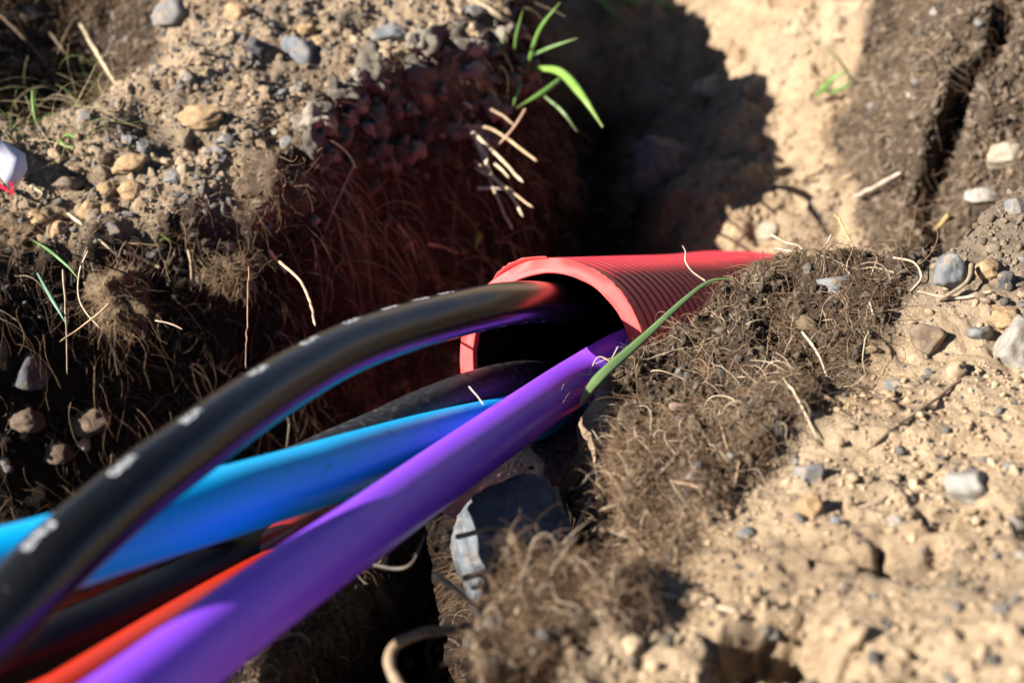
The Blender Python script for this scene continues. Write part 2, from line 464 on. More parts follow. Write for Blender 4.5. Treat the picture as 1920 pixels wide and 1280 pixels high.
# sliver of skin left by the knife, standing off the rim at the upper right
def skin_strip(p0, p1, r0, r1, d0, d1, name):
    K = 60; a = np.linspace(p0, p1, K)
    e = np.sin(np.linspace(0, math.pi, K)) ** .6
    rows = []
    for f in (0, .5, 1):
        r = r0 + (r1 - r0) * f * e + .0004 * noise(a * 9, a * 0, f * 3, 3) * f
        d = d0 + (d1 - d0) * f * e
        rows.append(RC[None] + r[:, None] * (np.cos(a)[:, None] * A_[0] + np.sin(a)[:, None] * B_[0]) + d[:, None] * T_[0][None])
    for f in (1, 0):
        r = r0 + (r1 - r0) * f * e - .0007
        d = d0 + (d1 - d0) * f * e
        rows.append(RC[None] + r[:, None] * (np.cos(a)[:, None] * A_[0] + np.sin(a)[:, None] * B_[0]) + d[:, None] * T_[0][None])
    R_ = np.array(rows); n = len(rows)
    i = np.arange(n - 1)[:, None] * K; j = np.arange(K - 1)[None]
    F = np.stack([(i + j).ravel(), (i + j + 1).ravel(), (i + K + j + 1).ravel(), (i + K + j).ravel()], 1)
    return link_mesh(name, R_.reshape(-1, 3) - RC, F, M_redcut, root)
STRIP_SIGN = -1
skin_strip(STRIP_SIGN * .30, STRIP_SIGN * .95, .0549, .0568, -.0008, -.0042, "skin_sliver")
skin_strip(STRIP_SIGN * 1.0, STRIP_SIGN * 1.6, .0549, .0572, .0010, .0062, "skin_sliver")
skin_strip(-STRIP_SIGN * .15, -STRIP_SIGN * .8, .0549, .0561, -.0008, -.0034, "skin_sliver")

# ------------------------------------------------------------------ cables
inmouth = lambda u, v: (u, v, .92)
blk, blk_path = duct("cable", [(-260, 1400, .385), (-60, 1215, .40), (60, 1092, .412), (150, 1005, .427), (250, 920, .447), (350, 845, .472), (450, 772, .503), (550, 708, .538), (650, 655, .575), (750, 618, .612), (850, 590, .65), (940, 571, .69), (1010, 566, .74), (1090, 575, .81), (1180, 600, .93)],
     .0215, M_black, "thick glossy black cable arching above the blue duct, with white print on top", "cable", g_d)
blk2, b2_path = duct("cable", [(-120, 1190, .56), (0, 1140, .57), (250, 1030, .585), (450, 930, .61), (600, 860, .64), (700, 815, .665), (800, 768, .695), (900, 730, .735), (980, 712, .79), (1060, 712, .86), (1180, 700, 1.0)],
     .0215, M_black2, "dusty black cable coming out low in the red conduit behind the blue duct", "cable", g_d)
duct("duct", [(-220, 1122, .42), (-80, 1085, .437), (70, 1048, .455), (250, 992, .482), (400, 948, .51), (550, 904, .55), (650, 873, .583), (800, 828, .65), (930, 795, .72), (1050, 768, .80), (1180, 730, .97)],
     .0262, M_blue, "bright blue plastic duct with smudges, lying under the black cable", "duct", g_d)
duct("duct", [(-20, 1500, .355), (110, 1412, .375), (295, 1277, .412), (500, 1121, .468), (700, 980, .54), (850, 872, .61), (1000, 768, .69), (1085, 711, .74), (1180, 657, .766), (1250, 640, .82), (1310, 640, .93)],
     .0246, M_purple, "violet plastic duct in front of all the others", "duct", g_d)
duct("duct", [(-80, 1440, .43), (60, 1362, .455), (200, 1273, .488), (340, 1184, .53), (480, 1100, .585), (600, 1036, .66), (750, 955, .73), (900, 850, .77), (1030, 790, .85), (1150, 740, .98)],
     .0235, M_orange, "orange red plastic duct showing along the upper side of the violet duct", "duct", g_d)
duct("duct", [(-60, 1330, .56), (150, 1230, .575), (300, 1150, .59), (440, 1062, .61), (540, 1000, .64), (640, 940, .69), (800, 880, .76), (950, 815, .83), (1060, 760, .90), (1160, 730, 1.0)],
     .014, M_orange, "thin dark red duct between the blue duct and the orange red one", "duct", g_d)
duct("cable", [(-120, 1290, .455), (40, 1230, .50), (200, 1160, .535), (360, 1085, .58), (500, 1020, .635), (640, 950, .69), (800, 870, .76), (960, 800, .85), (1080, 750, .95)],
     .0190, M_deep, "black cable in deep shade below the blue duct", "cable", g_d)

# white print on the black cable
T2, A2, B2 = frames(blk_path)
def cablepoint(sidx, phi, r):
    i0 = np.clip(sidx.astype(int), 0, len(blk_path) - 2); f = (sidx - i0)[:, None]
    c = blk_path[i0] * (1 - f) + blk_path[i0 + 1] * f
    a = A2[i0] * (1 - f) + A2[i0 + 1] * f; b = B2[i0] * (1 - f) + B2[i0 + 1] * f
    return c + r * (np.cos(phi)[:, None] * a + np.sin(phi)[:, None] * b)
def proj(p):
    d = p - CAM; t = d @ FW
    return 960 + (d @ RT) / t * FPX, 640 - (d @ UP) / t * FPX, t
def nearest_idx(u):
    uu, _, _ = proj(blk_path); k = int(np.argmin(abs(uu - u))); return k
def phi_top(k, below=False):
    ph = np.linspace(0, 2 * math.pi, 360)
    pts = cablepoint(np.full(360, float(k)), ph, .01075)
    n_ = (np.cos(ph)[:, None] * A2[k] + np.sin(ph)[:, None] * B2[k])
    facing = np.einsum('ij,j->i', n_, CAM - blk_path[k]) > 0
    _, vv, _ = proj(pts)
    vv = np.where(facing, vv, (1e9 if not below else -1e9))
    return ph[int(np.argmin(vv) if not below else np.argmax(vv))]
def toward(k, ph, deg):
    """turn phi by deg towards the camera-facing side"""
    n_ = CAM - blk_path[k]; pf = math.atan2(n_ @ B2[k], n_ @ A2[k])
    d = (pf - ph + math.pi) % (2 * math.pi) - math.pi
    return ph + math.copysign(math.radians(deg), d)
def blob(u, half_len, half_phi, inset, seed):
    k = nearest_idx(u); pc = toward(k, phi_top(k), inset)
    K = 40; a = np.linspace(0, 2 * math.pi, K, endpoint=False)
    Vs = []; 
    for f in (0.02, .35, .7, 1):
        rr = f * (1 + .28 * noise(np.cos(a) * 2 + seed * 7, np.sin(a) * 2, 1, 1.6))
        s_ = k + rr * np.cos(a) * half_len / .003
        p_ = pc + rr * np.sin(a) * half_phi + .25 * half_phi * np.sin(s_ * .9 + seed)
        Vs.append(cablepoint(s_, p_, .01075 + .00012 + .0001 * (1 - f)))
    V = np.array(Vs).reshape(-1, 3)
    i = np.arange(3)[:, None] * K; j = np.arange(K)[None]; j2 = (j + 1) % K
    F = np.stack([(i + j).ravel(), (i + j2).ravel(), (i + K + j2).ravel(), (i + K + j).ravel()], 1)
    tag(link_mesh("print_mark", V, F, M_print, blk), "white printed character on the cable sheath")
def stroke(s0, p0, s1, p1, wd):
    K = 7; f = np.linspace(0, 1, K); out = []
    for e in (-1, 1):
        out.append(cablepoint((s0 + (s1 - s0) * f) / .003 + e * wd / .003 * (abs(p1 - p0) > .12), p0 + (p1 - p0) * f + e * wd / .0108 * (abs(p1 - p0) <= .12), .01075 + .00013))
    V = np.array(out).reshape(-1, 3); j = np.arange(K - 1)
    return V, np.stack([j, j + 1, j + K + 1, j + K], 1)
for q_, (u, ins) in enumerate([(95, 13), (238, 12), (366, 9), (484, 7), (585, 5), (665, 4), (732, 3), (790, 2), (840, 2), (-40, 13)]):
    k = nearest_idx(u); pc = toward(k, phi_top(k), ins); Vs = []; Fs = []; nv = 0
    r_ = np.random.default_rng(q_ + 40)
    for c_ in range(3):
        s0 = (k * .003) + (c_ - 1) * .0040; h_ = .11; w_ = .0014
        segs = [((s0 - w_, pc - h_), (s0 - w_, pc + h_)), ((s0 + w_, pc - h_), (s0 + w_, pc + h_)), ((s0 - w_, pc - h_), (s0 + w_, pc - h_)), ((s0 - w_, pc + h_), (s0 + w_, pc + h_)), ((s0 - w_, pc), (s0 + w_, pc))]
        keep = r_.permutation(5)[:4]
        for m_ in keep:
            (a0, b0), (a1, b1) = segs[m_]
            V, F = stroke(a0, b0, a1, b1, .00036); Vs.append(V); Fs.append(F + nv); nv += len(V)
    tag(link_mesh("print_mark", np.vstack(Vs), np.vstack(Fs), M_print, blk), "white printed characters on the cable sheath")
def loopmark(u, hl, hp, seed):
    k = nearest_idx(u); pc = toward(k, phi_top(k, True), 14)
    K = 28; a = np.linspace(-2.4, 2.4, K)
    Vs = []
    for f in (.78, 1.0):
        Vs.append(cablepoint(k + np.cos(a) * hl * (.6 + .4 * f) / .003, pc + f * np.sin(a) * hp * (1 - .3 * np.cos(a)), .01075 + .00015))
    V = np.array(Vs).reshape(-1, 3); j = np.arange(K - 1)
    F = np.stack([j, j + 1, j + K + 1, j + K], 1)
    tag(link_mesh("print_mark", V, F, M_print, blk), "small printed letter on the underside of the cable")
for q_, u in enumerate([880, 925, 968, 1005]):
    loopmark(u, .0042, .14, q_)


# ------------------------------------------------------------------ icosphere templates
def ico(level):
    import bmesh
    bm = bmesh.new(); bmesh.ops.create_icosphere(bm, subdivisions=level, radius=1.0)
    V = np.array([v.co[:] for v in bm.verts]); F = np.array([[v.index for v in f.verts] for f in bm.faces]); bm.free()
    return V, F
ICO = {l: ico(l) for l in (1, 2, 3, 4)}

def rocky(V, seed, planes=9, amp=.12, sharp=True):
    r_ = np.random.default_rng(seed)
    n_ = r_.normal(size=(planes, 3)); n_ /= np.linalg.norm(n_, axis=1)[:, None]
    h = r_.uniform(.55, .95, planes)
    d = V @ n_.T
    r = np.min(np.where(d > .05, h[None] / np.maximum(d, .05), 9), axis=1)
    r = np.minimum(r, 1.15)
    if not sharp: r = .45 * r + .5
    r = r * (1 + amp * noise(V[:, 0] + seed, V[:, 1], V[:, 2], 2.2) + amp * .5 * noise(V[:, 0] + seed, V[:, 1], V[:, 2], 5))
    return V * r[:, None]

def rotmats(n, r_):
    q = r_.normal(size=(n, 4)); q /= np.linalg.norm(q, axis=1)[:, None]
    a, b, c, d = q.T
    return np.stack([np.stack([1 - 2 * (c * c + d * d), 2 * (b * c - a * d), 2 * (b * d + a * c)], 1),
                     np.stack([2 * (b * c + a * d), 1 - 2 * (b * b + d * d), 2 * (c * d - a * b)], 1),
                     np.stack([2 * (b * d - a * c), 2 * (c * d + a * b), 1 - 2 * (b * b + c * c)], 1)], 1)

def scatter(name, pos, size, cols, level, m, flat=(1, .8, .6), planes=8, amp=.2, sharp=True, smooth_=True, seed=1):
    r_ = np.random.default_rng(seed)
    V0, F0 = ICO[level]
    nt = 10
    T = np.array([rocky(V0, seed * 50 + k, planes, amp, sharp) for k in range(nt)])
    n = len(pos); k = r_.integers(0, nt, n)
    sc3 = np.array(flat)[None] * r_.uniform(.75, 1.2, (n, 3))
    V = T[k] * sc3[:, None, :] * size[:, None, None]
    V = np.einsum('nij,nvj->nvi', rotmats(n, r_), V) + pos[:, None]
    F = F0[None] + (np.arange(n) * len(V0))[:, None, None]
    col = np.repeat(cols, len(V0), 0)
    return link_mesh(name, V.reshape(-1, 3), F.reshape(-1, 3), m, col=col, smooth_=smooth_)

def inframe(p, mg=90):
    u, v, t = proj(p)
    return (u > -mg) & (u < 1920 + mg) & (v > -mg) & (v < 1280 + mg) & (t > .1)

def sample(n, seed, box=(-.75, .85, .22, 2.0)):
    """points spread evenly over the real surface, walls included"""
    r_ = np.random.default_rng(seed)
    x = r_.uniform(box[0], box[1], n * 2); y = r_.uniform(box[2], box[3], n * 2)
    a = np.clip(lookup(x, y, AREA), 1, 8)
    k = r_.uniform(0, 4, n * 2) < a
    x, y = x[k][:n * 2], y[k][:n * 2]
    z = lookup(x, y); p = np.stack([x, y, z], 1)
    return p[inframe(p)]

# ------------------------------------------------------------------ crumbs of soil and grit: nobody could count them
def crumbs(name, n, smin, smax, level, seed, label, powr=2.2, grit=.12, m=None, ymax=2.0, clump=True, keepdark=True):
    p = sample(n, seed, (-.75, .85, .22, ymax))
    r_ = np.random.default_rng(seed + 1)
    N = len(p)
    if clump:
        dn = .5 + .5 * noise(p[:, 0], p[:, 1], seed, 25) + .25 * noise(p[:, 0], p[:, 1], seed, 70)
        leftb = (p[:, 1] > .66) & (p[:, 0] < .05)
        ok = r_.uniform(0, 1, N) < np.clip(dn + .35 * leftb, .1, 1)
        p = p[ok]; N = len(p)
    size = smin + (smax - smin) * r_.uniform(0, 1, N) ** powr
    msk = lookup(p[:, 0], p[:, 1], MM)
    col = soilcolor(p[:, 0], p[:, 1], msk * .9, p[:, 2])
    g = r_.uniform(0, 1, N) < grit * (1 + 1.5 * (p[:, 0] < .0))
    gc = np.array([.17, .155, .14])[None] * (r_.uniform(.5, 1.35, N) * np.where(p[:, 2] < -.09, .3, 1) * np.where((p[:, 2] < -.09) & (p[:, 1] > .95), 3, 1))[:, None]  # grit dimmed low down to go with the painted trench shade
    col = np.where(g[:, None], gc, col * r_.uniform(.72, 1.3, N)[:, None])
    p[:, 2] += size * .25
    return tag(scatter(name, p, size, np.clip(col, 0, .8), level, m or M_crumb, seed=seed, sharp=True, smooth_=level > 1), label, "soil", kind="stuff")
crumbs("soil_crumbs", 520000, .0004, .0017, 1, 11, "fine crumbs of sandy and dark soil over both banks", ymax=1.5)
crumbs("soil_crumbs", 170000, .0009, .0034, 2, 12, "coarser crumbs of soil and grit over both banks", grit=.2)
p = sample(16000, 14); msk = lookup(p[:, 0], p[:, 1], MM); r_ = np.random.default_rng(5)
lb = (p[:, 1] > .62) & (p[:, 0] < .04)
p = p[r_.uniform(0, 1, len(p)) < np.where(lb, .9, .07)]
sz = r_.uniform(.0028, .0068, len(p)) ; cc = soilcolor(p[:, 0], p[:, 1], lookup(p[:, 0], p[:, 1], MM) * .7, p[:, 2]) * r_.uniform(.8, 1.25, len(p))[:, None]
tag(scatter("soil_clods", p, sz, cc, 3, M_clod, planes=7, amp=.3, sharp=False, seed=3), "loose rounded clods of sandy soil scattered on the banks", "soil", kind="stuff")

p = sample(60000, 15, (-.06, .36, .26, .76)); p = p[lookup(p[:, 0], p[:, 1], MM) > .5][:6000]
sz = .0006 + .0021 * r_.uniform(0, 1, len(p)) ** 2.5; p[:, 2] += sz * .3
cc = np.array([[.095, .072, .052]]) * r_.uniform(.4, 1.8, len(p))[:, None]
tag(scatter("humus_lumps", p, sz, cc, 2, M_crumb, planes=6, amp=.55, sharp=True, seed=8), "dark lumps of humus caught in the roots of the near bank", "soil", kind="stuff")
p = sample(50000, 16, (.24, .8, .84, 1.5)); p = p[lookup(p[:, 0], p[:, 1], MM) > .5][:9000]
sz = .0012 + .0034 * r_.uniform(0, 1, len(p)) ** 2.5; p[:, 2] += sz * .3
cc = np.array([[.13, .098, .07]]) * r_.uniform(.4, 1.7, len(p))[:, None]
tag(scatter("humus_lumps", p, sz, cc, 2, M_crumb, planes=6, amp=.55, sharp=True, seed=9), "crumbly lumps on the dark mound beyond the trench", "soil", kind="stuff")
# ------------------------------------------------------------------ stones
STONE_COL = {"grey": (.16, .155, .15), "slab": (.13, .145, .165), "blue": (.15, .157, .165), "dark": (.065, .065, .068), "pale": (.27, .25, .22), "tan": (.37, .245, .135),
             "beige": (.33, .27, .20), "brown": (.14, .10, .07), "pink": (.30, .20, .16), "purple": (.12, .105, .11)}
def stone(u, v, wpx, hpx, colr, label, kind="stone", seed=None, sink=.25, tilt=None, deep=1.0, planes=None):
    seed = seed or int(u * 7 + v * 3)
    p, t = hit(u, v)
    sx = wpx * t / FPX / 2; sz = hpx * t / FPX / 2 * .95
    clod = kind == "clod"
    V0, F0 = ICO[4]
    V = rocky(V0, seed, planes or (10 if clod else 13), .16 if clod else .10, not clod)
    V = V / np.abs(V).max(0)[None]
    r_ = np.random.default_rng(seed)
    V = V * np.array([sx, (sx + sz) * .5 * deep, sz])[None]
    a = tilt if tilt is not None else r_.uniform(-.25, .25)
    R = np.array(Matrix.Rotation(a, 3, 'Y')) @ np.array(Matrix.Rotation(r_.uniform(-.2, .2), 3, 'X'))
    V = V @ R.T
    col = np.array(STONE_COL[colr])[None] * (1 + .22 * noise(V[:, 0], V[:, 1], V[:, 2], 160))[:, None] * np.ones((len(V), 1))
    o = link_mesh("clod" if clod else "stone", V, F0, M_clod if clod else M_stone, col=col)
    o.location = p + np.array([0, 0, sz * (.46 - sink)])
    return tag(o, label, "clod" if clod else "stone")
ST = [
 (312, 34, 88, 62, "grey", "blocky grey stone at the top of the far bank"),
 (478, 92, 60, 52, "dark", "rounded dark grey stone with a cracked face on the far bank"),
 (557, 108, 82, 88, "blue", "blue grey angular stone with one sharp edge on the far bank"),
 (120, 350, 74, 40, "brown", "flat oval brown stone in the shade beside the white scrap"),
 (272, 284, 38, 40, "grey", "layered grey stone above the tan clods"),
 (241, 266, 24, 24, "blue", "small round grey stone just above the layered one"),
 (385, 365, 26, 62, "dark", "thin upright dark slate standing in the far bank"),
 (345, 377, 28, 24, "grey", "small grey stone at the foot of the upright slate"),
 (325, 336, 46, 32, "grey", "flat grey chip behind the tan clods"),
 (210, 440, 46, 46, "purple", "rounded purplish grey stone near the edge of the far bank"),
 (300, 476, 58, 36, "dark", "dark grey stone on the rim under the long straws"),
 (430, 462, 42, 28, "grey", "grey stone in the rim of the far bank next to the hanging roots"),
 (312, 220, 22, 22, "pale", "little pale grey square stone in the middle of the far bank"),
 (352, 148, 32, 24, "grey", "light grey pebble high on the far bank"),
 (415, 300, 28, 26, "grey", "grey pebble at the top of the brown root patch"),
 (253, 428, 26, 22, "pale", "pale chip on the rim beside the purplish stone"),
 (182, 312, 24, 22, "blue", "bluish pebble beside the dry stalk"),
 (140, 302, 26, 18, "grey", "grey pebble left of the bluish one"),
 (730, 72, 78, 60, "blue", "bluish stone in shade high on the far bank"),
 (882, 32, 60, 44, "grey", "grey stone above the green grass tuft"),
 (160, 828, 34, 52, "beige", "pale oval stone low in the trench at the left"),
 (60, 705, 86, 96, "dark", "large dim grey stone in the shaded trench wall at the left"),
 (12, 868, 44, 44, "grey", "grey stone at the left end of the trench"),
 (1772, 520, 78, 90, "blue", "large blue grey angular stone casting a shadow on the near bank"),
 (1902, 672, 96, 152, "pale", "biggest pale rounded stone with a brown stain on the near bank"),
 (1515, 897, 62, 60, "grey", "rough grey stone just above the tan ball of soil"),
 (1818, 932, 100, 92, "pale", "whitish angular rock crusted with sand on the near bank", "stone", 12, .05),
 (1397, 1002, 42, 36, "grey", "small grey stone alone on smooth sand"),
 (1568, 537, 70, 30, "blue", "flat bluish stone held in the root mat"),
 (1888, 302, 84, 66, "beige", "pale beige rock at the upper end of the near bank"),
 (1842, 372, 66, 40, "pale", "pale slab below the beige rock"),
 (1884, 532, 32, 50, "dark", "narrow dark slate beside the large blue grey stone"),
 (1908, 395, 50, 44, "grey", "grey rock under the pale slab"),
 (1280, 772, 60, 20, "pink", "pinkish flat chip lying on the root mat"),
 (1905, 988, 44, 40, "grey", "grey stone below the whitish rock"),
 (1912, 1045, 26, 28, "pale", "small pale square stone below the whitish rock"),
 (1895, 878, 28, 22, "blue", "blue grey pebble above the whitish rock"),
 (1902, 845, 20, 18, "dark", "little dark round pebble near the right edge"),
 (1495, 868, 30, 26, "grey", "grey pebble behind the rough grey stone"),
 (1835, 632, 56, 44, "grey", "dusty grey stone left of the biggest stone"),
 (1738, 640, 82, 70, "brown", "grey brown lump below the large blue grey stone"),
 (1680, 726, 62, 22, "grey", "flat grey stone beside the dark twig"),
 (1880, 52, 34, 28, "grey", "grey stone on the dark mound beyond the trench"),
 (1640, 207, 32, 36, "purple", "brownish grey stone in the face of the dark mound"),
 (1715, 181, 38, 24, "pale", "whitish chip in the face of the dark mound"),
 (1755, 25, 26, 22, "pale", "pale chip at the top of the dark mound"),
 (1340, 172, 96, 60, "beige", "smooth beige stone in the sunlit trench floor"),
 (1398, 180, 32, 44, "grey", "greyish stone next to the smooth beige one"),
 (1432, 440, 62, 40, "beige", "pale stone on the trench floor just behind the conduit"),
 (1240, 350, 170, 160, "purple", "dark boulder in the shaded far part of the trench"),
 (1410, 1080, 20, 14, "grey", "small grey chip on smooth sand in front"),
 (1640, 1045, 30, 20, "grey", "grey chip beside the little pit in the sand"),
 (1575, 1180, 24, 18, "grey", "grey chip on the rim of the large pit"),
]
for s_ in ST: stone(*s_)
for s_ in [
 (446, 28, 52, 44, "tan", "rounded tan clod at the top of the far bank"),
 (245, 362, 56, 52, "tan", "larger of the two round tan clods side by side"),
 (198, 362, 48, 40, "tan", "smaller of the two round tan clods side by side"),
 (242, 312, 74, 42, "tan", "flat tan lump right above the two round clods"),
 (380, 222, 96, 44, "tan", "long tan slab of soil in the middle of the far bank"),
 (170, 400, 50, 46, "tan", "tan clod near the rim below the two round ones"),
 (205, 398, 40, 34, "tan", "small tan clod wedged beside the straws"),
 (75, 418, 62, 48, "tan", "knobbly tan clod on the rim at the left"),
 (112, 440, 44, 56, "tan", "upright tan clod on the rim beside the green blades"),
 (330, 20, 30, 22, "tan", "tiny tan clod on the blocky grey stone's far side"),
 (600, 85, 40, 30, "tan", "tan clod just right of the blue grey angular stone"),
 (800, 185, 30, 38, "tan", "reddish lit clod hanging in the shaded slope"),
 (750, 215, 24, 30, "tan", "small sunlit clod on the shaded slope"),
 (575, 60, 38, 30, "tan", "tan clod behind the blue grey angular stone"),
 (1520, 957, 64, 60, "tan", "round tan ball of soil casting a shadow on the sand"),
 (1880, 600, 74, 50, "tan", "tan clod above the biggest pale stone"),
 (1850, 510, 56, 40, "tan", "tan clod right of the large blue grey stone"),
 (1790, 690, 38, 32, "tan", "small tan clod on gritty sand left of the biggest stone"),
 (170, 790, 90, 70, "brown", "crumbly brown clod lit by the sun down in the left trench"),
 (50, 790, 70, 60, "brown", "crumbly brown clod at the left end of the trench"),
 (110, 850, 60, 50, "brown", "dark crumbly clod between the two lit ones in the trench"),
 ]: stone(*s_, kind="clod")
# the slab under the violet duct and the slate wedge: shaped plates
def plate(name, corners, thick, colr, label, tlift=0, seed=1):
    """a slab whose face passes through the given points, with rounded broken edges"""
    import bmesh
    pts = [P(u, v, t) for u, v, t in corners]
    c = np.mean(pts, 0)
    nrm = np.cross(pts[1] - pts[0], pts[2] - pts[0]); nrm /= np.linalg.norm(nrm)
    if nrm @ (CAM - c) < 0: nrm = -nrm
    bm = bmesh.new()
    a = [bm.verts.new(Vector(p - c)) for p in pts]; b = [bm.verts.new(Vector(p - c - nrm * thick + (p - c) * .18)) for p in pts]
    bm.faces.new(a); bm.faces.new(b[::-1]); n = len(pts)
    for i in range(n): bm.faces.new([a[i], b[i], b[(i + 1) % n], a[(i + 1) % n]])
    bmesh.ops.recalc_face_normals(bm, faces=bm.faces)
    bmesh.ops.bevel(bm, geom=bm.edges[:], offset=thick * .14, segments=2, affect='EDGES')
    bmesh.ops.triangulate(bm, faces=bm.faces[:])
    for _ in range(4): bmesh.ops.subdivide_edges(bm, edges=[e for e in bm.edges if e.calc_length() > .0022], cuts=1)
    bmesh.ops.triangulate(bm, faces=bm.faces[:])
    V = np.array([v.co[:] for v in bm.verts]); F = np.array([[v.index for v in f.verts] for f in bm.faces]); bm.free()
    dv = .0016 * noise(V[:, 0] + seed, V[:, 1], V[:, 2], 90) + .0007 * noise(V[:, 0] + seed, V[:, 1], V[:, 2], 300)
    V = V + dv[:, None] * (V / (np.linalg.norm(V, axis=1)[:, None] + 1e-9))
    col = np.array(STONE_COL[colr])[None] * (1 + .3 * noise(V[:, 0], V[:, 1], V[:, 2], 90))[:, None] * np.ones((len(V), 1))
    o = link_mesh(name, V, F, M_stone, col=col); o.location = c
    return tag(o, label, "stone")
plate("stone", [(846, 965, .64), (900, 905, .655), (985, 876, .66), (1040, 892, .65), (1068, 1000, .61), (1065, 1070, .595), (900, 1080, .595)], .03, "slab", "big blue grey slab of rock in the shade under the violet duct")
plate("stone", [(w_[0], w_[1], hit(w_[0], w_[1])[1] - .004) for w_ in [(796, 82), (835, 80), (905, 118), (950, 186), (930, 200), (885, 178), (840, 132)]], .02, "brown", "long tilted slate wedge with a pale edge on the far slope")

r_ = np.random.default_rng(91)
p = sample(60000, 92); uv = np.array([proj(q)[:2] for q in p]); p = p[sdist(uv[:, 0], uv[:, 1], [(520, 250), (640, 160), (760, 90), (960, 60), (1010, 180), (860, 330), (600, 340)]) > 0][:620]
sz = .0022 + .0085 * r_.uniform(0, 1, len(p)) ** 2; p[:, 2] += sz * .9; p[:, 0] += sz * .5
cc = np.array([[.17, .145, .115]]) * r_.uniform(.5, 1.9, len(p))[:, None]
tag(scatter("slope_clods", p, sz, cc, 3, M_clod, planes=7, amp=.5, sharp=True, seed=23), "rough brown clods clinging to the shaded slope", "soil", kind="stuff")
# small pebbles, each its own thing
pm = {}
def pebbles(n, seed, test, label, group, smin, smax, colr):
    r_ = np.random.default_rng(seed); cnt = 0
    protos = []
    for k in range(8):
        V = rocky(ICO[3][0], seed * 31 + k, 8, .1, True) * np.array([1, .85, .65])
        col = np.array(STONE_COL[colr[k % len(colr)]])[None] * (1 + .2 * noise(V[:, 0], V[:, 1], V[:, 2], 3))[:, None] * np.ones((len(V), 1))
        protos.append((V, col))
    p = sample(n * 12, seed); p = p[[test(*proj(q_)[:2]) for q_ in p]][:n]
    meshes = []
    for k, q_ in enumerate(p):
        if k < 8:
            o = link_mesh("pebble", protos[k][0], ICO[3][1], M_peb, col=protos[k][1]); meshes.append(o)
        else:
            o = meshes[k % 8].copy(); C.objects.link(o)
        s_ = smin + (smax - smin) * r_.uniform() ** 1.8
        o.location = q_ + np.array([0, 0, s_ * .25]); o.scale = (s_, s_, s_)
        o.rotation_euler = (r_.uniform(-.7, .7), r_.uniform(-.7, .7), r_.uniform(0, 6.28))
        tag(o, label, "pebble", group)
pebbles(85, 101, lambda u, v: 0 < u < 620 and 0 < v < 500 - .0 * u, "small grey or pale pebble among the crumbs of the left bank", "pebbles on the left bank", .0022, .0062, ["grey", "blue", "grey", "pale"])
pebbles(75, 102, lambda u, v: 1180 < u < 1920 and v > 560, "small grey pebble among the crumbs of the sunlit right bank", "pebbles on the right bank", .0013, .0040, ["grey", "blue", "dark", "pale"])
pebbles(40, 103, lambda u, v: 1700 < u < 1920 and 260 < v < 620, "small grey pebble in the gritty upper corner of the right bank", "pebbles in the gritty corner", .0018, .0052, ["grey", "blue", "grey"])
pebbles(22, 104, lambda u, v: 1640 < u < 1920 and v < 260, "small grey pebble stuck in the dark mound beyond the trench", "pebbles in the dark mound", .0025, .0060, ["grey", "pale", "blue"])

# ------------------------------------------------------------------ roots and dry grass
def strands(name, base, dirs, n_steps, step, radius, cols, m, curl=.35, grav=.02, lift=.0015, seed=1, sides=3, taper=.6, follow=True, parent=None):
    r_ = np.random.default_rng(seed); n = len(base)
    pos = base.copy(); d = dirs / (np.linalg.norm(dirs, axis=1)[:, None] + 1e-9)
    spin = r_.normal(size=(n, 3)) * curl
    pts = [pos.copy()]
    st = step if np.ndim(step) else np.full(n, step)
    for k in range(n_steps):
        spin = .75 * spin + r_.normal(size=(n, 3)) * curl * .6
        d = d + np.cross(spin, d) ; d[:, 2] -= grav
        d /= np.linalg.norm(d, axis=1)[:, None] + 1e-9
        pos = pos + d * st[:, None]
        if follow:
            h = lookup(pos[:, 0], pos[:, 1])
            low = pos[:, 2] < h + .0002
            pos[:, 2] = np.where(low, np.minimum(h + .0003, pos[:, 2] + .004), pos[:, 2])
            d[:, 2] = np.where(low, np.abs(d[:, 2]) * .5, d[:, 2])
            hi = pos[:, 2] > h + lift
            d[:, 2] = np.where(hi, d[:, 2] - .18, d[:, 2])
        pts.append(pos.copy())
    Pt = np.array(pts).transpose(1, 0, 2)                      # n, k, 3
    K = Pt.shape[1]
    T = np.gradient(Pt, axis=1); T /= np.linalg.norm(T, axis=2)[..., None] + 1e-9
    ref = np.array([.31, .52, .79]); A = np.cross(T, ref); A /= np.linalg.norm(A, axis=2)[..., None] + 1e-9
    B = np.cross(T, A)
    rr = radius[:, None] * (1 - taper * np.linspace(0, 1, K)[None])
    ph = np.linspace(0, 2 * math.pi, sides, endpoint=False)
    V = Pt[:, :, None] + rr[:, :, None, None] * (np.cos(ph)[None, None, :, None] * A[:, :, None] + np.sin(ph)[None, None, :, None] * B[:, :, None])
    i = np.arange(K - 1)[:, None] * sides; j = np.arange(sides)[None]; j2 = (j + 1) % sides
    F1 = np.stack([(i + j).ravel(), (i + j2).ravel(), (i + sides + j2).ravel(), (i + sides + j).ravel()], 1)
    F = F1[None] + (np.arange(n) * K * sides)[:, None, None]
    return link_mesh(name, V.reshape(-1, 3), F.reshape(-1, 4), m, col=np.repeat(cols, K * sides, 0), parent=parent)

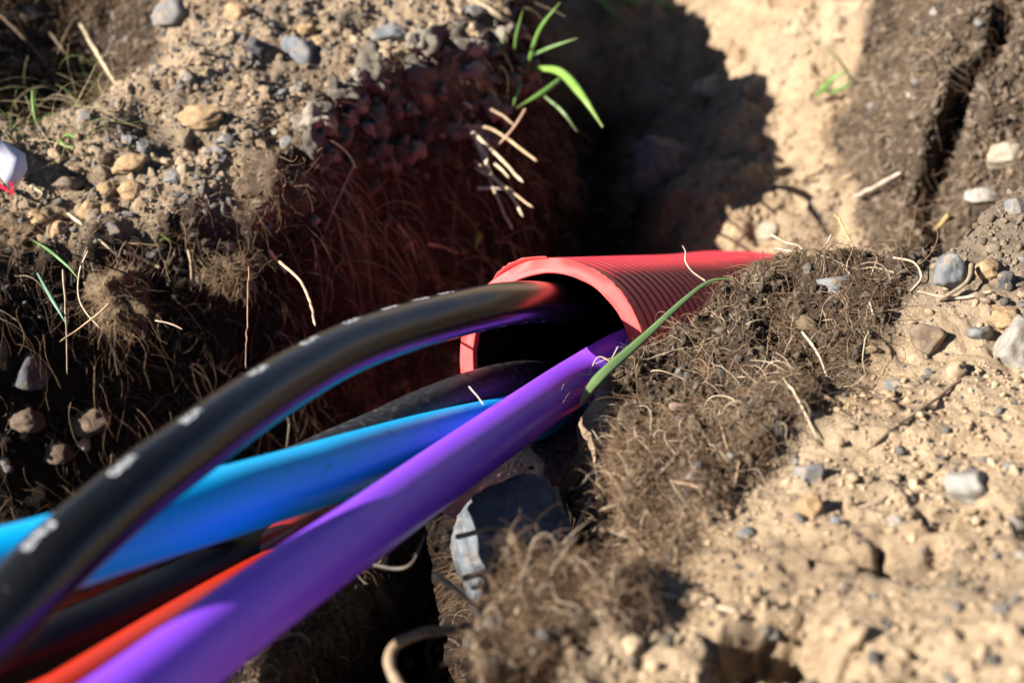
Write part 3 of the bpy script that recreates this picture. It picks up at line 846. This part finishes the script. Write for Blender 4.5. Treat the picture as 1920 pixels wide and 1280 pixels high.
RC_ = np.array([[.20, .125, .072], [.12, .072, .042], [.30, .20, .125], [.075, .045, .028]])
def rootmat(n, seed, region, label, steps=12, step=.0016, rad=(.00012, .00026), lift=.004, curl=.4, palew=.07, grav=.02, updir=.5, name="root_mat", thr=.35, bright=1.0):
    r_ = np.random.default_rng(seed)
    p = sample(n * 10, seed + 5, region)
    p = p[lookup(p[:, 0], p[:, 1], MM) > thr]
    dn = .55 + .6 * noise(p[:, 0], p[:, 1], seed, 45)
    p = p[r_.uniform(0, 1, len(p)) < dn][:n]
    N = len(p)
    d = r_.normal(size=(N, 3)); d[:, 2] = np.abs(d[:, 2]) * updir
    c = RC_[r_.choice(4, N, p=[.42, .3, .16, .12])] * r_.uniform(.7, 1.25, N)[:, None]
    pale = r_.uniform(0, 1, N) < palew
    c[pale] = np.array([.46, .36, .25]) * bright
    rad_ = r_.uniform(rad[0], rad[1], N) * np.where(pale, 1.5, 1)
    st = step * r_.uniform(.5, 1.5, N)
    return tag(strands(name, p, d, steps, st, rad_, c, M_root, curl=curl, lift=lift, grav=grav, seed=seed), label, "roots", kind="stuff")
NEARB = (-.03, .34, .33, .74)
rootmat(10500, 201, NEARB, "fine brown roots matted over the edge of the near bank", step=.0014, rad=(.00006, .00015), curl=.16, thr=.45, lift=.0022)
rootmat(1900, 207, NEARB, "thicker brown roots in the mat of the near bank", step=.0020, rad=(.00012, .00026), curl=.18, thr=.5, lift=.003, palew=.05)
rootmat(170, 206, NEARB, "longer pale roots crossing the root mat of the near bank", step=.0026, rad=(.00018, .00034), curl=.13, palew=.5, lift=.004, thr=.5)
rootmat(4300, 202, (-.15, .12, .26, .46), "tangle of brown roots on the low clump by the hollow", step=.0016, rad=(.0001, .00026), lift=.005, curl=.3)
rootmat(9000, 203, (.2, .9, .8, 1.6), "fine roots over the dark mound beyond the trench", step=.0022, rad=(.0001, .00024), lift=.004, curl=.18)
rootmat(9000, 204, (-.65, .05, .55, 1.3), "brown roots hanging from the rim of the far bank", step=.0026, rad=(.0001, .00026), lift=.006, curl=.14, grav=.08, palew=.04)

# dead grass hanging over the shaded slope left of the conduit
r_ = np.random.default_rng(77)
def blades(n, seed, pxpoly, label, name="dead_grass", length=(.03, .07), rad=(.0002, .00045), base=(.30, .20, .12), dirv=(.5, -.3, -.25), spread=.5, green=.0, curl=.05, lift=.012):
    r_ = np.random.default_rng(seed)
    p = sample(n * 60, seed); uv = np.array([proj(q)[:2] for q in p])
    k = sdist(uv[:, 0], uv[:, 1], pxpoly) > 0
    p = p[k][:n]; N = len(p)
    d = np.array(dirv)[None] + r_.normal(size=(N, 3)) * spread
    c = np.array(base)[None] * r_.uniform(.5, 1.5, N)[:, None]
    g = r_.uniform(0, 1, N) < green; c[g] = np.array([.10, .16, .03])
    st = r_.uniform(length[0], length[1], N) / 12
    p[:, 2] += .002
    return tag(strands(name, p, d, 12, st, r_.uniform(rad[0], rad[1], N), c, M_straw, curl=curl, lift=lift, grav=.03, seed=seed), label, "dry grass", kind="stuff")
blades(900, 301, [(560, 330), (640, 300), (900, 380), (1000, 480), (900, 560), (700, 560), (560, 480)], "fine dead grass stalks hanging over the shaded slope behind the black cable", green=.06, base=(.40, .27, .16), lift=.02)
blades(480, 302, [(560, 230), (700, 130), (900, 150), (1000, 330), (1010, 460), (760, 350), (560, 330)], "loose dead stalks on the slope under the slate wedge", length=(.02, .05))
blades(480, 303, [(0, 120), (110, 130), (260, 210), (200, 280), (120, 340), (30, 300), (0, 250)], "tangle of dry and greenish grass above the white scrap", length=(.03, .08), green=.18, dirv=(.2, -.3, .3), spread=.7, curl=.1, base=(.36, .28, .15), lift=.03)
blades(160, 304, [(900, 0), (1200, 0), (1180, 120), (1060, 260), (930, 200)], "dry stalks around the green tuft at the end of the far bank", length=(.02, .06), green=.1, base=(.34, .25, .15), lift=.02)
blades(140, 305, [(60, 480), (330, 490), (560, 470), (600, 560), (280, 640), (60, 560)], "short dry stalks hanging from the rim of the far bank", length=(.015, .04), dirv=(.1, -.3, -.5), spread=.4, base=(.36, .27, .16), lift=.02)
blades(60, 306, [(1560, 120), (1660, 100), (1640, 400), (1540, 380)], "pale stalks at the foot of the dark mound", length=(.03, .06), base=(.42, .34, .2), green=.2, lift=.02)
blades(60, 307, [(1050, 860), (1110, 850), (1125, 1020), (1060, 1060)], "thin roots hanging in the dark gap under the near bank", name="hanging_roots", length=(.02, .04), base=(.14, .1, .07), curl=.2)

def root_ball(u, v, t, w, h, label, seed, col=(.15, .105, .065)):
    base = P(u, v, t); o = empty("root_clump", base); tag(o, label, "root clump")
    V = rocky(ICO[4][0], seed, 8, .6, False); V = V / np.abs(V).max(0)[None]
    V = V * (1 + .5 * noise(V[:, 0] * 1.6 + seed, V[:, 1] * 1.6, V[:, 2] * 1.6))[:, None]
    V = V * np.array([w * t / FPX / 2, w * t / FPX / 2.4, h * t / FPX / 2]) + .0022 * noise(V[:, 0], V[:, 1], V[:, 2], 4)[:, None] * V + .002 * noise(V[:, 0], V[:, 1], V[:, 2], 11)[:, None] * V
    c = np.array(col)[None] * (1 + .5 * noise(V[:, 0], V[:, 1], V[:, 2], 260))[:, None]
    link_mesh("soil_core", V, ICO[4][1], M_clod, o, col=c)
    r_ = np.random.default_rng(seed); n = 1000
    k = r_.integers(0, len(V), n); b = V[k] + base
    d = V[k] / np.linalg.norm(V[k], axis=1)[:, None] + r_.normal(size=(n, 3)) * .8; d[:, 2] -= 1.1
    cc = np.array([[.26, .17, .10]]) * r_.uniform(.4, 1.6, n)[:, None]
    f = strands("roots", b, d, 9, (.0004 + .0026 * r_.uniform(0, 1, n) ** 2.2), r_.uniform(.00009, .00022, n), cc, M_root, curl=.22, grav=.06, follow=False, seed=seed, parent=o)
    f.location = -base
root_ball(222, 560, hit(222, 490)[1] - .015, 150, 150, "big hanging root clump in the sun under the thickest short straw", 401)
root_ball(25, 450, hit(25, 420)[1] - .004, 110, 80, "brown root clump on the rim at the left edge", 402)
root_ball(505, 350, hit(480, 320)[1] - .012, 150, 110, "shaggy brown root clump at the corner where the rim turns to the shaded slope", 403, (.10, .07, .048))
root_ball(430, 500, hit(430, 470)[1] - .006, 110, 60, "flat dark root clump hanging under the grey rim stone", 404, (.08, .055, .038))

blades(70, 308, [(850, 215), (900, 210), (930, 300), (900, 350), (860, 330)], "fine pale stalks around the straw fan", length=(.025, .05), base=(.46, .36, .22), lift=.05, dirv=(.7, -.55, .15), spread=.3)
# ------------------------------------------------------------------ single straws, twigs and roots
def stalk(name, pts, wpx, color, label, cat="straw", knots=True, flat=1.0, taper=.35, m=None, seed=None):
    """pts: (u, v, lift) rest on the soil, (u, v, -t) float at depth t"""
    W = []
    for q in pts:
        if len(q) > 2 and (q[2] < 0 or q[2] > .3): W.append(P(q[0], q[1], abs(q[2])))
        else:
            p, t = hit(q[0], q[1]); lf = q[2] if len(q) > 2 else .002
            W.append(P(q[0], q[1], t - lf))
    W = np.array(W)
    t = np.mean([(w_ - CAM) @ FW for w_ in W])
    path = catmull(W, 14) if len(W) > 2 else catmull([W[0], (W[0] + W[1]) / 2 + np.array([0, 0, .0012]), W[1]], 12)
    L_ = np.linalg.norm(np.diff(path, axis=0), axis=1).sum()
    path, q_ = resample(path, max(L_ / 60, .0004))
    sd = seed or int(pts[0][0] * 3 + pts[0][1])
    path = path + .0004 * np.stack([noise(q_ * 120, q_ * 0 + sd, k) for k in range(3)], 1)
    n = len(path); f = np.linspace(0, 1, n)
    r = wpx * t / FPX / 2 * (1 - taper * f) * (1 + .10 * noise(q_ * 300, q_ * 0 + sd, 1))
    r[-3:] *= [.8, .5, .2]
    if name in ("straw",): r[0] *= .7
    V, F = tube_mesh(path, r, 8)
    col = np.array(color)[None] * (1 + .25 * noise(q_ * 150, q_ * 0 + sd, 4))[:, None]
    col = np.repeat(col, 8, 0)
    o = link_mesh(name, V, F, m or M_straw, col=col)
    return tag(o, label, cat)
FT = hit(885, 242)[1]
PAL = (.50, .40, .26); STR = (.42, .30, .17); BRN = (.17, .115, .07); WHT = (.55, .46, .36); GLD = (.48, .32, .14)
for a in [
 ([(150, 45, .01), (185, 105, .02), (240, 198, .004)], 8, PAL, "thick pale straw standing out of the dark patch at the top left"),
 ([(0, 28, .01), (70, 100, .02), (120, 170, .02), (208, 250, .003)], 4.5, BRN, "long thin brown stem arching down across the dark patch"),
 ([(42, 40), (72, 30), (104, 25, .004)], 7, STR, "short straw lying at the upper left corner"),
 ([(94, 60, .01), (128, 110, .015), (152, 155, .01), (170, 196, .004)], 5, BRN, "brown stem with a pale broken tip in the dark patch"),
 ([(149, 140, .006), (186, 151, .004)], 8, PAL, "stubby pale straw piece in the dark patch"),
 ([(57, 348), (95, 368), (140, 385)], 6, PAL, "pale curved straw below the flat oval brown stone"),
 ([(112, 245, .008), (104, 280, .008), (96, 315, .002)], 6, STR, "upright dry stalk to the right of the white scrap"),
 ([(128, 400), (192, 455, .006), (262, 510, .002)], 6, PAL, "long pale straw leaning over the rim beside the purplish stone"),
 ([(232, 472, .006), (270, 486, .006), (302, 502, .006)], 9, PAL, "thickest short straw poking over the rim"),
 ([(152, 454, .005), (240, 456, .006), (332, 466, .004)], 4, STR, "thin straw lying level along the rim"),
 ([(353, 468, .006), (358, 500, .01), (360, 536, .01)], 6, STR, "short straw hanging straight down from the rim"),
 ([(662, 312, .03), (628, 385, .02), (592, 474, .003)], 5.5, (.40, .25, .15), "slim brown stalk standing upright in front of the shaded slope"),
 ([(505, 472, .003), (522, 492, .008), (538, 512, .014)], 7, PAL, "short pale straw sticking out of the shaded slope"),
 ([(525, 490, -.77), (565, 530, -.74), (582, 570, -.70), (592, 612, -.665)], 7, (.45, .30, .20), "bent pinkish straw reaching down to the black cable"),
 ([(466, 500, -.76), (464, 600, -.72), (460, 690, -.66)], 3.5, (.30, .18, .11), "thread-like root hanging down to the black cable"),
 ([(118, 505, -.76), (124, 600, -.75), (126, 702, -.75)], 4.5, (.25, .19, .13), "long thin root hanging into the dark trench at the left"),
 ([(205, 570, -.74), (150, 615, -.74), (110, 642, -.735)], 5, (.34, .23, .13), "brown straw sticking out sideways from the hanging root clump"),
 ([(165, 470, -.76), (148, 520, -.755), (152, 570, -.75), (190, 618, -.745)], 3.5, PAL, "thin pale stem curving below the rim"),
 ([(292, 600, -.75), (342, 618, -.74)], 4, (.3, .2, .14), "tiny straw in the dark gap right of the hanging root clump"),
 ([(355, 462, .004), (382, 498, .006), (420, 534, .006)], 3.5, STR, "thin stem drooping from the rim below the grey stone"),
 ([(870, 237, FT - 0.023), (925, 243, FT - 0.033), (1006, 302, FT - 0.056)], 7, STR, "upper long straw of the fan left of the dark opening"),
 ([(880, 240, FT - 0.025), (930, 290, FT - 0.042), (982, 342, FT - 0.059)], 7.5, PAL, "straight bright straw in the middle of the fan"),
 ([(884, 242, FT - 0.026), (902, 285, FT - 0.036), (922, 327, FT - 0.046)], 9, PAL, "widest straw of the fan, with a split end"),
 ([(896, 262, FT - 0.031), (912, 296, FT - 0.040), (908, 318, FT - 0.043)], 6, WHT, "short white straw tucked inside the fan"),
 ([(888, 300, FT - 0.036), (948, 350, FT - 0.055), (1001, 391, FT - 0.070)], 5.5, STR, "thin straw of the fan reaching furthest to the right"),
 ([(892, 314, FT - 0.039), (945, 350, FT - 0.054), (982, 408, FT - 0.070)], 8, PAL, "curved straw at the lower side of the fan"),
 ([(918, 335, FT - 0.047), (938, 385, FT - 0.059), (962, 432, FT - 0.071)], 7, STR, "lowest straw of the fan pointing down at the conduit"),
 ([(985, 205, FT - 0.037), (962, 240, FT - 0.039), (936, 272, FT - 0.040)], 6, (.42, .27, .18), "straw crossing the fan the other way"),
 ([(860, 190, FT - 0.013), (886, 204, FT - 0.020)], 9, WHT, "stubby white straw end above the fan"),
 ([(915, 202, FT - 0.025), (966, 236, FT - 0.039)], 6, STR, "small straw between the stubby white end and the green blade"),
 ([(895, 354, FT - 0.046), (960, 355, FT - 0.057)], 7, WHT, "short level white straw below the fan"),
 ([(928, 308, FT - 0.044), (956, 334, FT - 0.053)], 6, PAL, "small straw caught between the two bright ones"),
 ([(802, 458, .004), (830, 463, .007), (860, 476, .008)], 7, PAL, "pale broken straw lying across the dead grass behind the conduit"),
 ([(744, 420, .004), (770, 455, .006), (782, 492, .008)], 4.5, WHT, "bright thin stalk in the dead grass"),
 ([(700, 120, .003), (712, 145, .006), (737, 157, .003)], 7, WHT, "little white curved straw on the shaded clods"),
 ([(890, 0, .01), (950, 40, .015), (1005, 82, .004)], 11, (.40, .31, .2), "stout pale stem slanting down to the green tuft"),
 ([(880, 724, -.66), (893, 742, -.655), (906, 758, -.65)], 3, WHT, "single white bristle standing above the blue duct"),
 ([(815, 1075, -.56), (870, 1118, -.555), (922, 1165, -.55)], 13, (.42, .32, .20), "split straw poking out over the hollow"),
 ([(980, 1130, -.50), (930, 1215, -.49), (888, 1285, -.48)], 10, (.36, .28, .19), "pale straw lying over the low root clump at the bottom"),
 ([(1108, 932, -.60), (1083, 985, -.585), (1058, 1042, -.565)], 7, (.45, .36, .25), "thin straw leaning against the big slab in the shade"),
 ([(1604, 368, .02), (1640, 350, .02), (1692, 322, .01)], 8, WHT, "pale straw in front of the foot of the dark mound"),
 ([(1552, 356, .01), (1604, 322, .01)], 6, STR, "faint straw left of the dark mound"),
 ([(1566, 402, -.86), (1594, 452, -.80)], 6, GLD, "straw rising behind the root mat near the far end of the conduit"),
 ([(1780, 402, .012), (1760, 425, .012), (1735, 442, .004)], 9, GLD, "golden forked straw at the back edge of the near bank"),
 ([(1802, 712, .002), (1720, 772, .003), (1660, 815, .003), (1616, 848, .002)], 8, (.24, .17, .11), "long brown twig lying on the sand of the near bank"),
 ([(1630, 740, .002), (1672, 756, .004), (1692, 772, .002)], 8, (.10, .065, .04), "short dark twig beside the flat grey stone"),
 ([(1858, 546, .004), (1800, 558, .004), (1716, 547, .004)], 7, (.42, .33, .22), "pale flattened straw under the large blue grey stone"),
 ([(1822, 494, .012), (1810, 530, .010), (1758, 564, .004)], 10, (.22, .17, .11), "brown bent blade in front of the large blue grey stone"),
 ([(1686, 915, .003), (1640, 940, .004), (1580, 957, .002)], 6, (.46, .34, .24), "pinkish straw on the sand right of the tan ball"),
 ([(1220, 1111, .003), (1300, 1126, .004), (1382, 1147, .003)], 9, (.46, .35, .25), "pair-like pale straw on the sand at the bottom"),
 ([(1256, 899, .004), (1310, 915, .006), (1376, 955, .003)], 5, (.40, .27, .18), "reddish thin root running off the root mat"),
 ([(1384, 864, .006), (1378, 905, .006), (1366, 952, .003)], 4, STR, "fine straw standing at the lower edge of the root mat"),
 ([(1504, 622, .004), (1535, 665, .004), (1552, 708, .004)], 6, (.50, .40, .28), "forked pale root on the right slope of the root mat"),
 ([(1468, 708, .004), (1500, 752, .004), (1532, 826, .003)], 5, PAL, "straw running down the right slope of the root mat to the sand"),
 ([(1340, 770, .004), (1352, 800, .004), (1365, 850, .004)], 5, (.38, .26, .16), "brown root running down the middle of the root mat"),
 ([(1288, 820, .004), (1270, 850, .004), (1225, 900, .004)], 7, (.34, .24, .16), "stout brown root at the lower left of the root mat"),
 ([(1222, 828, .003), (1290, 826, .004), (1345, 836, .003)], 2.6, WHT, "white hair-thin root lying level on the root mat"),
 ([(1140, 785, .004), (1105, 792, .006)], 5, WHT, "short pale straw on the left edge of the root mat"),
 ]:
    stalk("straw", *a)
for a in [
 ([(1452, 466, -.735), (1490, 472, -.73), (1531, 477, -.725), (1580, 501, -.715), (1614, 539, -.70), (1634, 576, .004), (1638, 608, .002)], 4.2, WHT, "long white root arching over the root mat of the near bank"),
 ([(1446, 440, -.75), (1475, 455, -.745), (1500, 462, -.74), (1510, 480, -.735)], 6, (.48, .36, .24), "thick pale root sticking out behind the far end of the conduit"),
 ([(1674, 482, .004), (1714, 492, .008), (1728, 520, .008), (1706, 548, .003)], 5, (.45, .33, .22), "looped root beside the large blue grey stone"),
 ([(1322, 526, -.70), (1299, 509, -.70), (1284, 488, -.70), (1284, 470, -.70), (1278, 458, -.70)], 3.6, (.52, .38, .28), "white wiry root standing up against the red conduit"),
 ([(1560, 440, -.76), (1545, 462, -.75), (1530, 476, -.735)], 3.5, WHT, "fine forked root behind the white arching one"),
 ([(1180, 690, -.675), (1150, 680, -.67), (1120, 670, -.67), (1102, 704, -.67)], 3.2, (.55, .42, .30), "pale wiry root in front of the violet duct at the conduit mouth"),
 ([(1160, 650, -.68), (1148, 672, -.675), (1135, 690, -.67)], 3, (.55, .42, .30), "small root hair crossing the violet duct just above the grass blade"),
 ([(760, 1300, -.50), (732, 1250, -.505), (742, 1210, -.51), (785, 1188, -.515), (860, 1178, -.525), (930, 1160, -.53)], 24, (.24, .17, .105), "thick bent woody root curving over the hollow at the bottom"),
 ([(858, 1005, -.60), (930, 990, -.59), (965, 1010, -.585), (960, 1050, -.575)], 11, (.17, .12, .08), "dim woody root in the gap between the violet duct and the low clump"),
 ([(870, 1085, -.565), (980, 1050, -.56), (1040, 1080, -.545), (1105, 1100, -.53)], 13, (.34, .25, .16), "stout pale root along the top of the low clump"),
 ([(970, 1045, -.57), (980, 1015, -.572), (968, 985, -.575)], 7, (.24, .18, .12), "crooked root tip standing up from the low clump"),
 ([(980, 1015, -.572), (1010, 1005, -.57), (1032, 1003, -.57)], 6, (.24, .18, .12), "level side branch of the crooked root tip"),
 ([(1095, 1060, -.56), (1098, 1020, -.565), (1105, 1002, -.57)], 7, (.26, .19, .13), "hooked root beside the big slab"),
 ([(1020, 1120, -.52), (1080, 1140, -.515), (1180, 1180, -.505)], 9, (.22, .16, .11), "brown woody root crossing the low clump"),
 ([(700, 1060, -.585), (765, 1060, -.58), (800, 1000, -.59)], 8, (.10, .08, .065), "dark root bent like an elbow under the violet duct"),
 ]: stalk("root", *a, cat="root")

# ------------------------------------------------------------------ green grass
def ribbon(name, pts, wpx, color, label=None, cat="grass", parent=None, tip=.1, base=.6, prof=None, fold=1.0):
    W = []
    for q in pts:
        if q[2] < 0: W.append(P(q[0], q[1], -q[2]))
        else:
            p, t = hit(q[0], q[1]); W.append(P(q[0], q[1], t - q[2]))
    W = np.array(W); t = np.mean([(w_ - CAM) @ FW for w_ in W])
    path = catmull(W, 16); n = len(path)
    f = np.linspace(0, 1, n); wd = wpx * t / FPX / 2 * np.minimum(base + (1 - base) * f / .3, 1) * np.clip((1 - f) / .45, tip, 1) ** .7
    if prof: wd = wpx * t / FPX / 2 * np.interp(f, [a for a, b in prof], [b for a, b in prof])
    T = np.gradient(path, axis=0); T /= np.linalg.norm(T, axis=1)[:, None]
    view = path - CAM; view /= np.linalg.norm(view, axis=1)[:, None]
    sd = np.cross(T, view * .8 + np.array([.1, .1, -.35])); sd /= np.linalg.norm(sd, axis=1)[:, None]
    up = np.cross(sd, T)
    cr = []
    for a, h in ((-1, .0), (-.5, -.22), (0, -.34), (.5, -.22), (1, .0), (.5, -.12), (0, -.22), (-.5, -.12)):
        cr.append(path + sd * (wd * a)[:, None] + up * (wd * h * fold)[:, None])
    V = np.array(cr).transpose(1, 0, 2).reshape(-1, 3); k = 8
    i = np.arange(n - 1)[:, None] * k; j = np.arange(k)[None]; j2 = (j + 1) % k
    F = np.stack([(i + j).ravel(), (i + j2).ravel(), (i + k + j2).ravel(), (i + k + j).ravel()], 1)
    c = np.array(color)[None] * (1 + .15 * noise(f * 20, f * 0 + wpx, 2))[:, None] * np.array([1, 1, 1])[None]
    # yellowed tip
    c = c * (1 - .4 * smooth(.8, 1, f))[:, None] + np.array([.25, .2, .07])[None] * (.4 * smooth(.8, 1, f))[:, None]
    return tag(link_mesh(name, V, F, M_grass, col=np.repeat(c, k, 0), parent=parent), label, cat if parent is None else None)
GR = (.12, .23, .05)
ribbon("grass_sprig", [(1378, 521, -.72), (1330, 528, -.715), (1280, 565, -.70), (1210, 630, -.675), (1140, 692, -.655), (1110, 724, -.65), (1085, 762, -.645)], 20, (.13, .20, .075), "single green grass blade slanting across the mouth of the red conduit", prof=[(0, .12), (.15, .35), (.4, .6), (.62, .95), (.78, 1), (.9, .7), (1, .05)], fold=.45)
tuft = empty("grass_tuft", hit(985, 150)[0]); tag(tuft, "bright green grass tuft at the end of the far bank", "grass")
def tb(par, pts, wpx, col=GR):
    t0 = (np.array(par.location) - CAM) @ FW - .006
    pts = [(u, v, -(t0 - 1.6 * l)) for u, v, l in pts]
    o = ribbon("blade", pts, wpx * .78, col, parent=par); o.location = -par.location
tb(tuft, [(1000, 128, 0.020), (1050, 135, 0.041), (1092, 180, 0.061), (1130, 238, 0.067)], 24, (.16, .27, .05))
tb(tuft, [(1058, 142, 0.028), (1020, 172, 0.041), (968, 203, 0.048)], 14)
tb(tuft, [(985, 140, 0.020), (1010, 60, 0.041), (1050, 5, 0.054)], 11)
tb(tuft, [(965, 110, 0.020), (968, 70, 0.041), (980, 20, 0.054)], 9)
tb(tuft, [(985, 110, 0.020), (1030, 90, 0.041), (1082, 72, 0.054)], 10, (.12, .2, .07))
tb(tuft, [(1020, 180, 0.028), (1055, 210, 0.041), (1082, 247, 0.041)], 9, (.16, .22, .10))
tb(tuft, [(975, 150, 0.020), (970, 170, 0.028), (962, 200, 0.041)], 11)
tb(tuft, [(950, 110, 0.020), (945, 80, 0.028), (948, 55, 0.041)], 7)
t2 = empty("grass_tuft", hit(1120, 10)[0]); tag(t2, "green grass hanging in at the very top edge", "grass")
tb(t2, [(1090, -15, .01), (1130, 8, .02), (1172, 50, .03)], 16)
tb(t2, [(1190, -15, .01), (1230, 6, .02), (1276, 22, .03)], 18)
tb(t2, [(1150, -12, .01), (1180, 6, .02), (1215, 14, .03)], 13)
t3 = empty("grass_tuft", hit(1570, 160)[0]); tag(t3, "blurred small green tuft on the sunlit trench floor beside the dark mound", "grass")
tb(t3, [(1530, 180, .004), (1560, 150, .015), (1595, 130, .02)], 13)
tb(t3, [(1545, 170, .004), (1570, 170, .012), (1600, 150, .02)], 12)
tb(t3, [(1600, 155, .02), (1570, 110, .03), (1525, 70, .03)], 7, (.24, .26, .14))
tb(t3, [(1540, 245, .004), (1560, 255, .01), (1580, 265, .015)], 9)
t4 = empty("grass_tuft", hit(120, 285)[0]); tag(t4, "few short bright green leaves beside the upright dry stalk", "grass")
tb(t4, [(108, 262, .004), (125, 275, .008), (140, 275, .012)], 9)
tb(t4, [(118, 255, .004), (130, 253, .008), (146, 262, .012)], 8)
tb(t4, [(60, 170, .01), (62, 200, .02), (70, 240, .02)], 7)
ribbon("grass_sprig", [(64, 452, .01), (90, 468, -.76), (128, 500, -.745), (146, 522, -.74)], 6, (.10, .2, .06), "upper of two green blades hanging below the rim at the left")
ribbon("grass_sprig", [(70, 512, -.77), (92, 552, -.755), (110, 582, -.75), (123, 606, -.745)], 6.5, (.12, .22, .14), "lower bluish of two green blades hanging below the rim at the left")
ribbon("grass_sprig", [(300, 438, .004), (320, 452, .008), (342, 462, .006)], 5, (.14, .18, .04), "small olive blade on the rim above the thick straw")
ribbon("leaf", [(899, 434, .004), (896, 448, .010), (890, 466, .012)], 13, (.16, .26, .03), "tiny bright green leaf in the dead grass behind the conduit", cat="leaf")

# ------------------------------------------------------------------ scrap of folded sheet
M_scrap = mat("white coated sheet", (.62, .60, .68), rough=.55, nscale=120, namp=.08)
M_scrapr = mat("red printed band", (.5, .01, .03), rough=.5)
tc = hit(20, 320)[1] - .012
cs = [(-45, 245, tc + .03), (0, 262, tc + .01), (46, 288, tc - .002), (51, 318, tc - .004), (24, 364, tc - .008), (-6, 322, tc - .012), (-60, 300, tc)]
pts = np.array([P(*c_) for c_ in cs]); ctr = P(20, 300, tc - .010); base = ctr.copy()
sr = empty("paper_scrap", base); tag(sr, "folded white scrap with a red edge at the left side of the far bank", "litter")
nrm = np.cross(pts[2] - ctr, pts[4] - ctr); nrm /= np.linalg.norm(nrm)
V = np.vstack([pts, [ctr], pts - nrm * .0006, [ctr - nrm * .0006]]); n = len(pts); Fq = []
for i in range(n):
    j = (i + 1) % n
    Fq += [[i, j, n], [n + 1 + j, n + 1 + i, 2 * n + 1], [i, n + 1 + i, n + 1 + j], [i, n + 1 + j, j]]
link_mesh("sheet", V - base, Fq, M_scrap, sr, smooth_=False)
low = np.array([P(-60, 345, tc + .004), P(-5, 350, tc), P(26, 366, tc - .009), P(22, 340, tc - .0125), P(17, 341, tc - .0125), P(21, 360, tc - .0095), P(-5, 340, tc - .002), P(-60, 335, tc)])
Fq = [[0, 1, 6], [0, 6, 7], [1, 2, 5], [1, 5, 6], [2, 3, 4], [2, 4, 5]]
V = np.vstack([low, low - nrm * .0005]); Fq = Fq + [[a + 8, c + 8, b + 8] for a, b, c in Fq]
link_mesh("red_band", V - base, Fq, M_scrapr, sr, smooth_=False)

# ------------------------------------------------------------------ water under the conduit
K = 96; a = np.linspace(0, 2 * math.pi, K, endpoint=False)
M_water = mat("muddy water", (.006, .006, .008), rough=.04, spec=.6, bump=1.0, bscale=150, bdist=.004)
rings = []
for f in np.linspace(0.02, 1, 8):
    rr = f * (1 + .12 * noise(np.cos(a) * 2, np.sin(a) * 2, 5, 2))
    rings.append(np.stack([.010 + .062 * rr * np.cos(a), .545 + .058 * rr * np.sin(a), np.full(K, -.0895)], 1))
V = np.array(rings).reshape(-1, 3); i = np.arange(7)[:, None] * K; j = np.arange(K)[None]; j2 = (j + 1) % K
F = np.stack([(i + j).ravel(), (i + j2).ravel(), (i + K + j2).ravel(), (i + K + j).ravel()], 1)
tag(link_mesh("water", V, F, M_water), "dark muddy puddle with sun glints below the mouth of the conduit", "puddle", kind="structure")
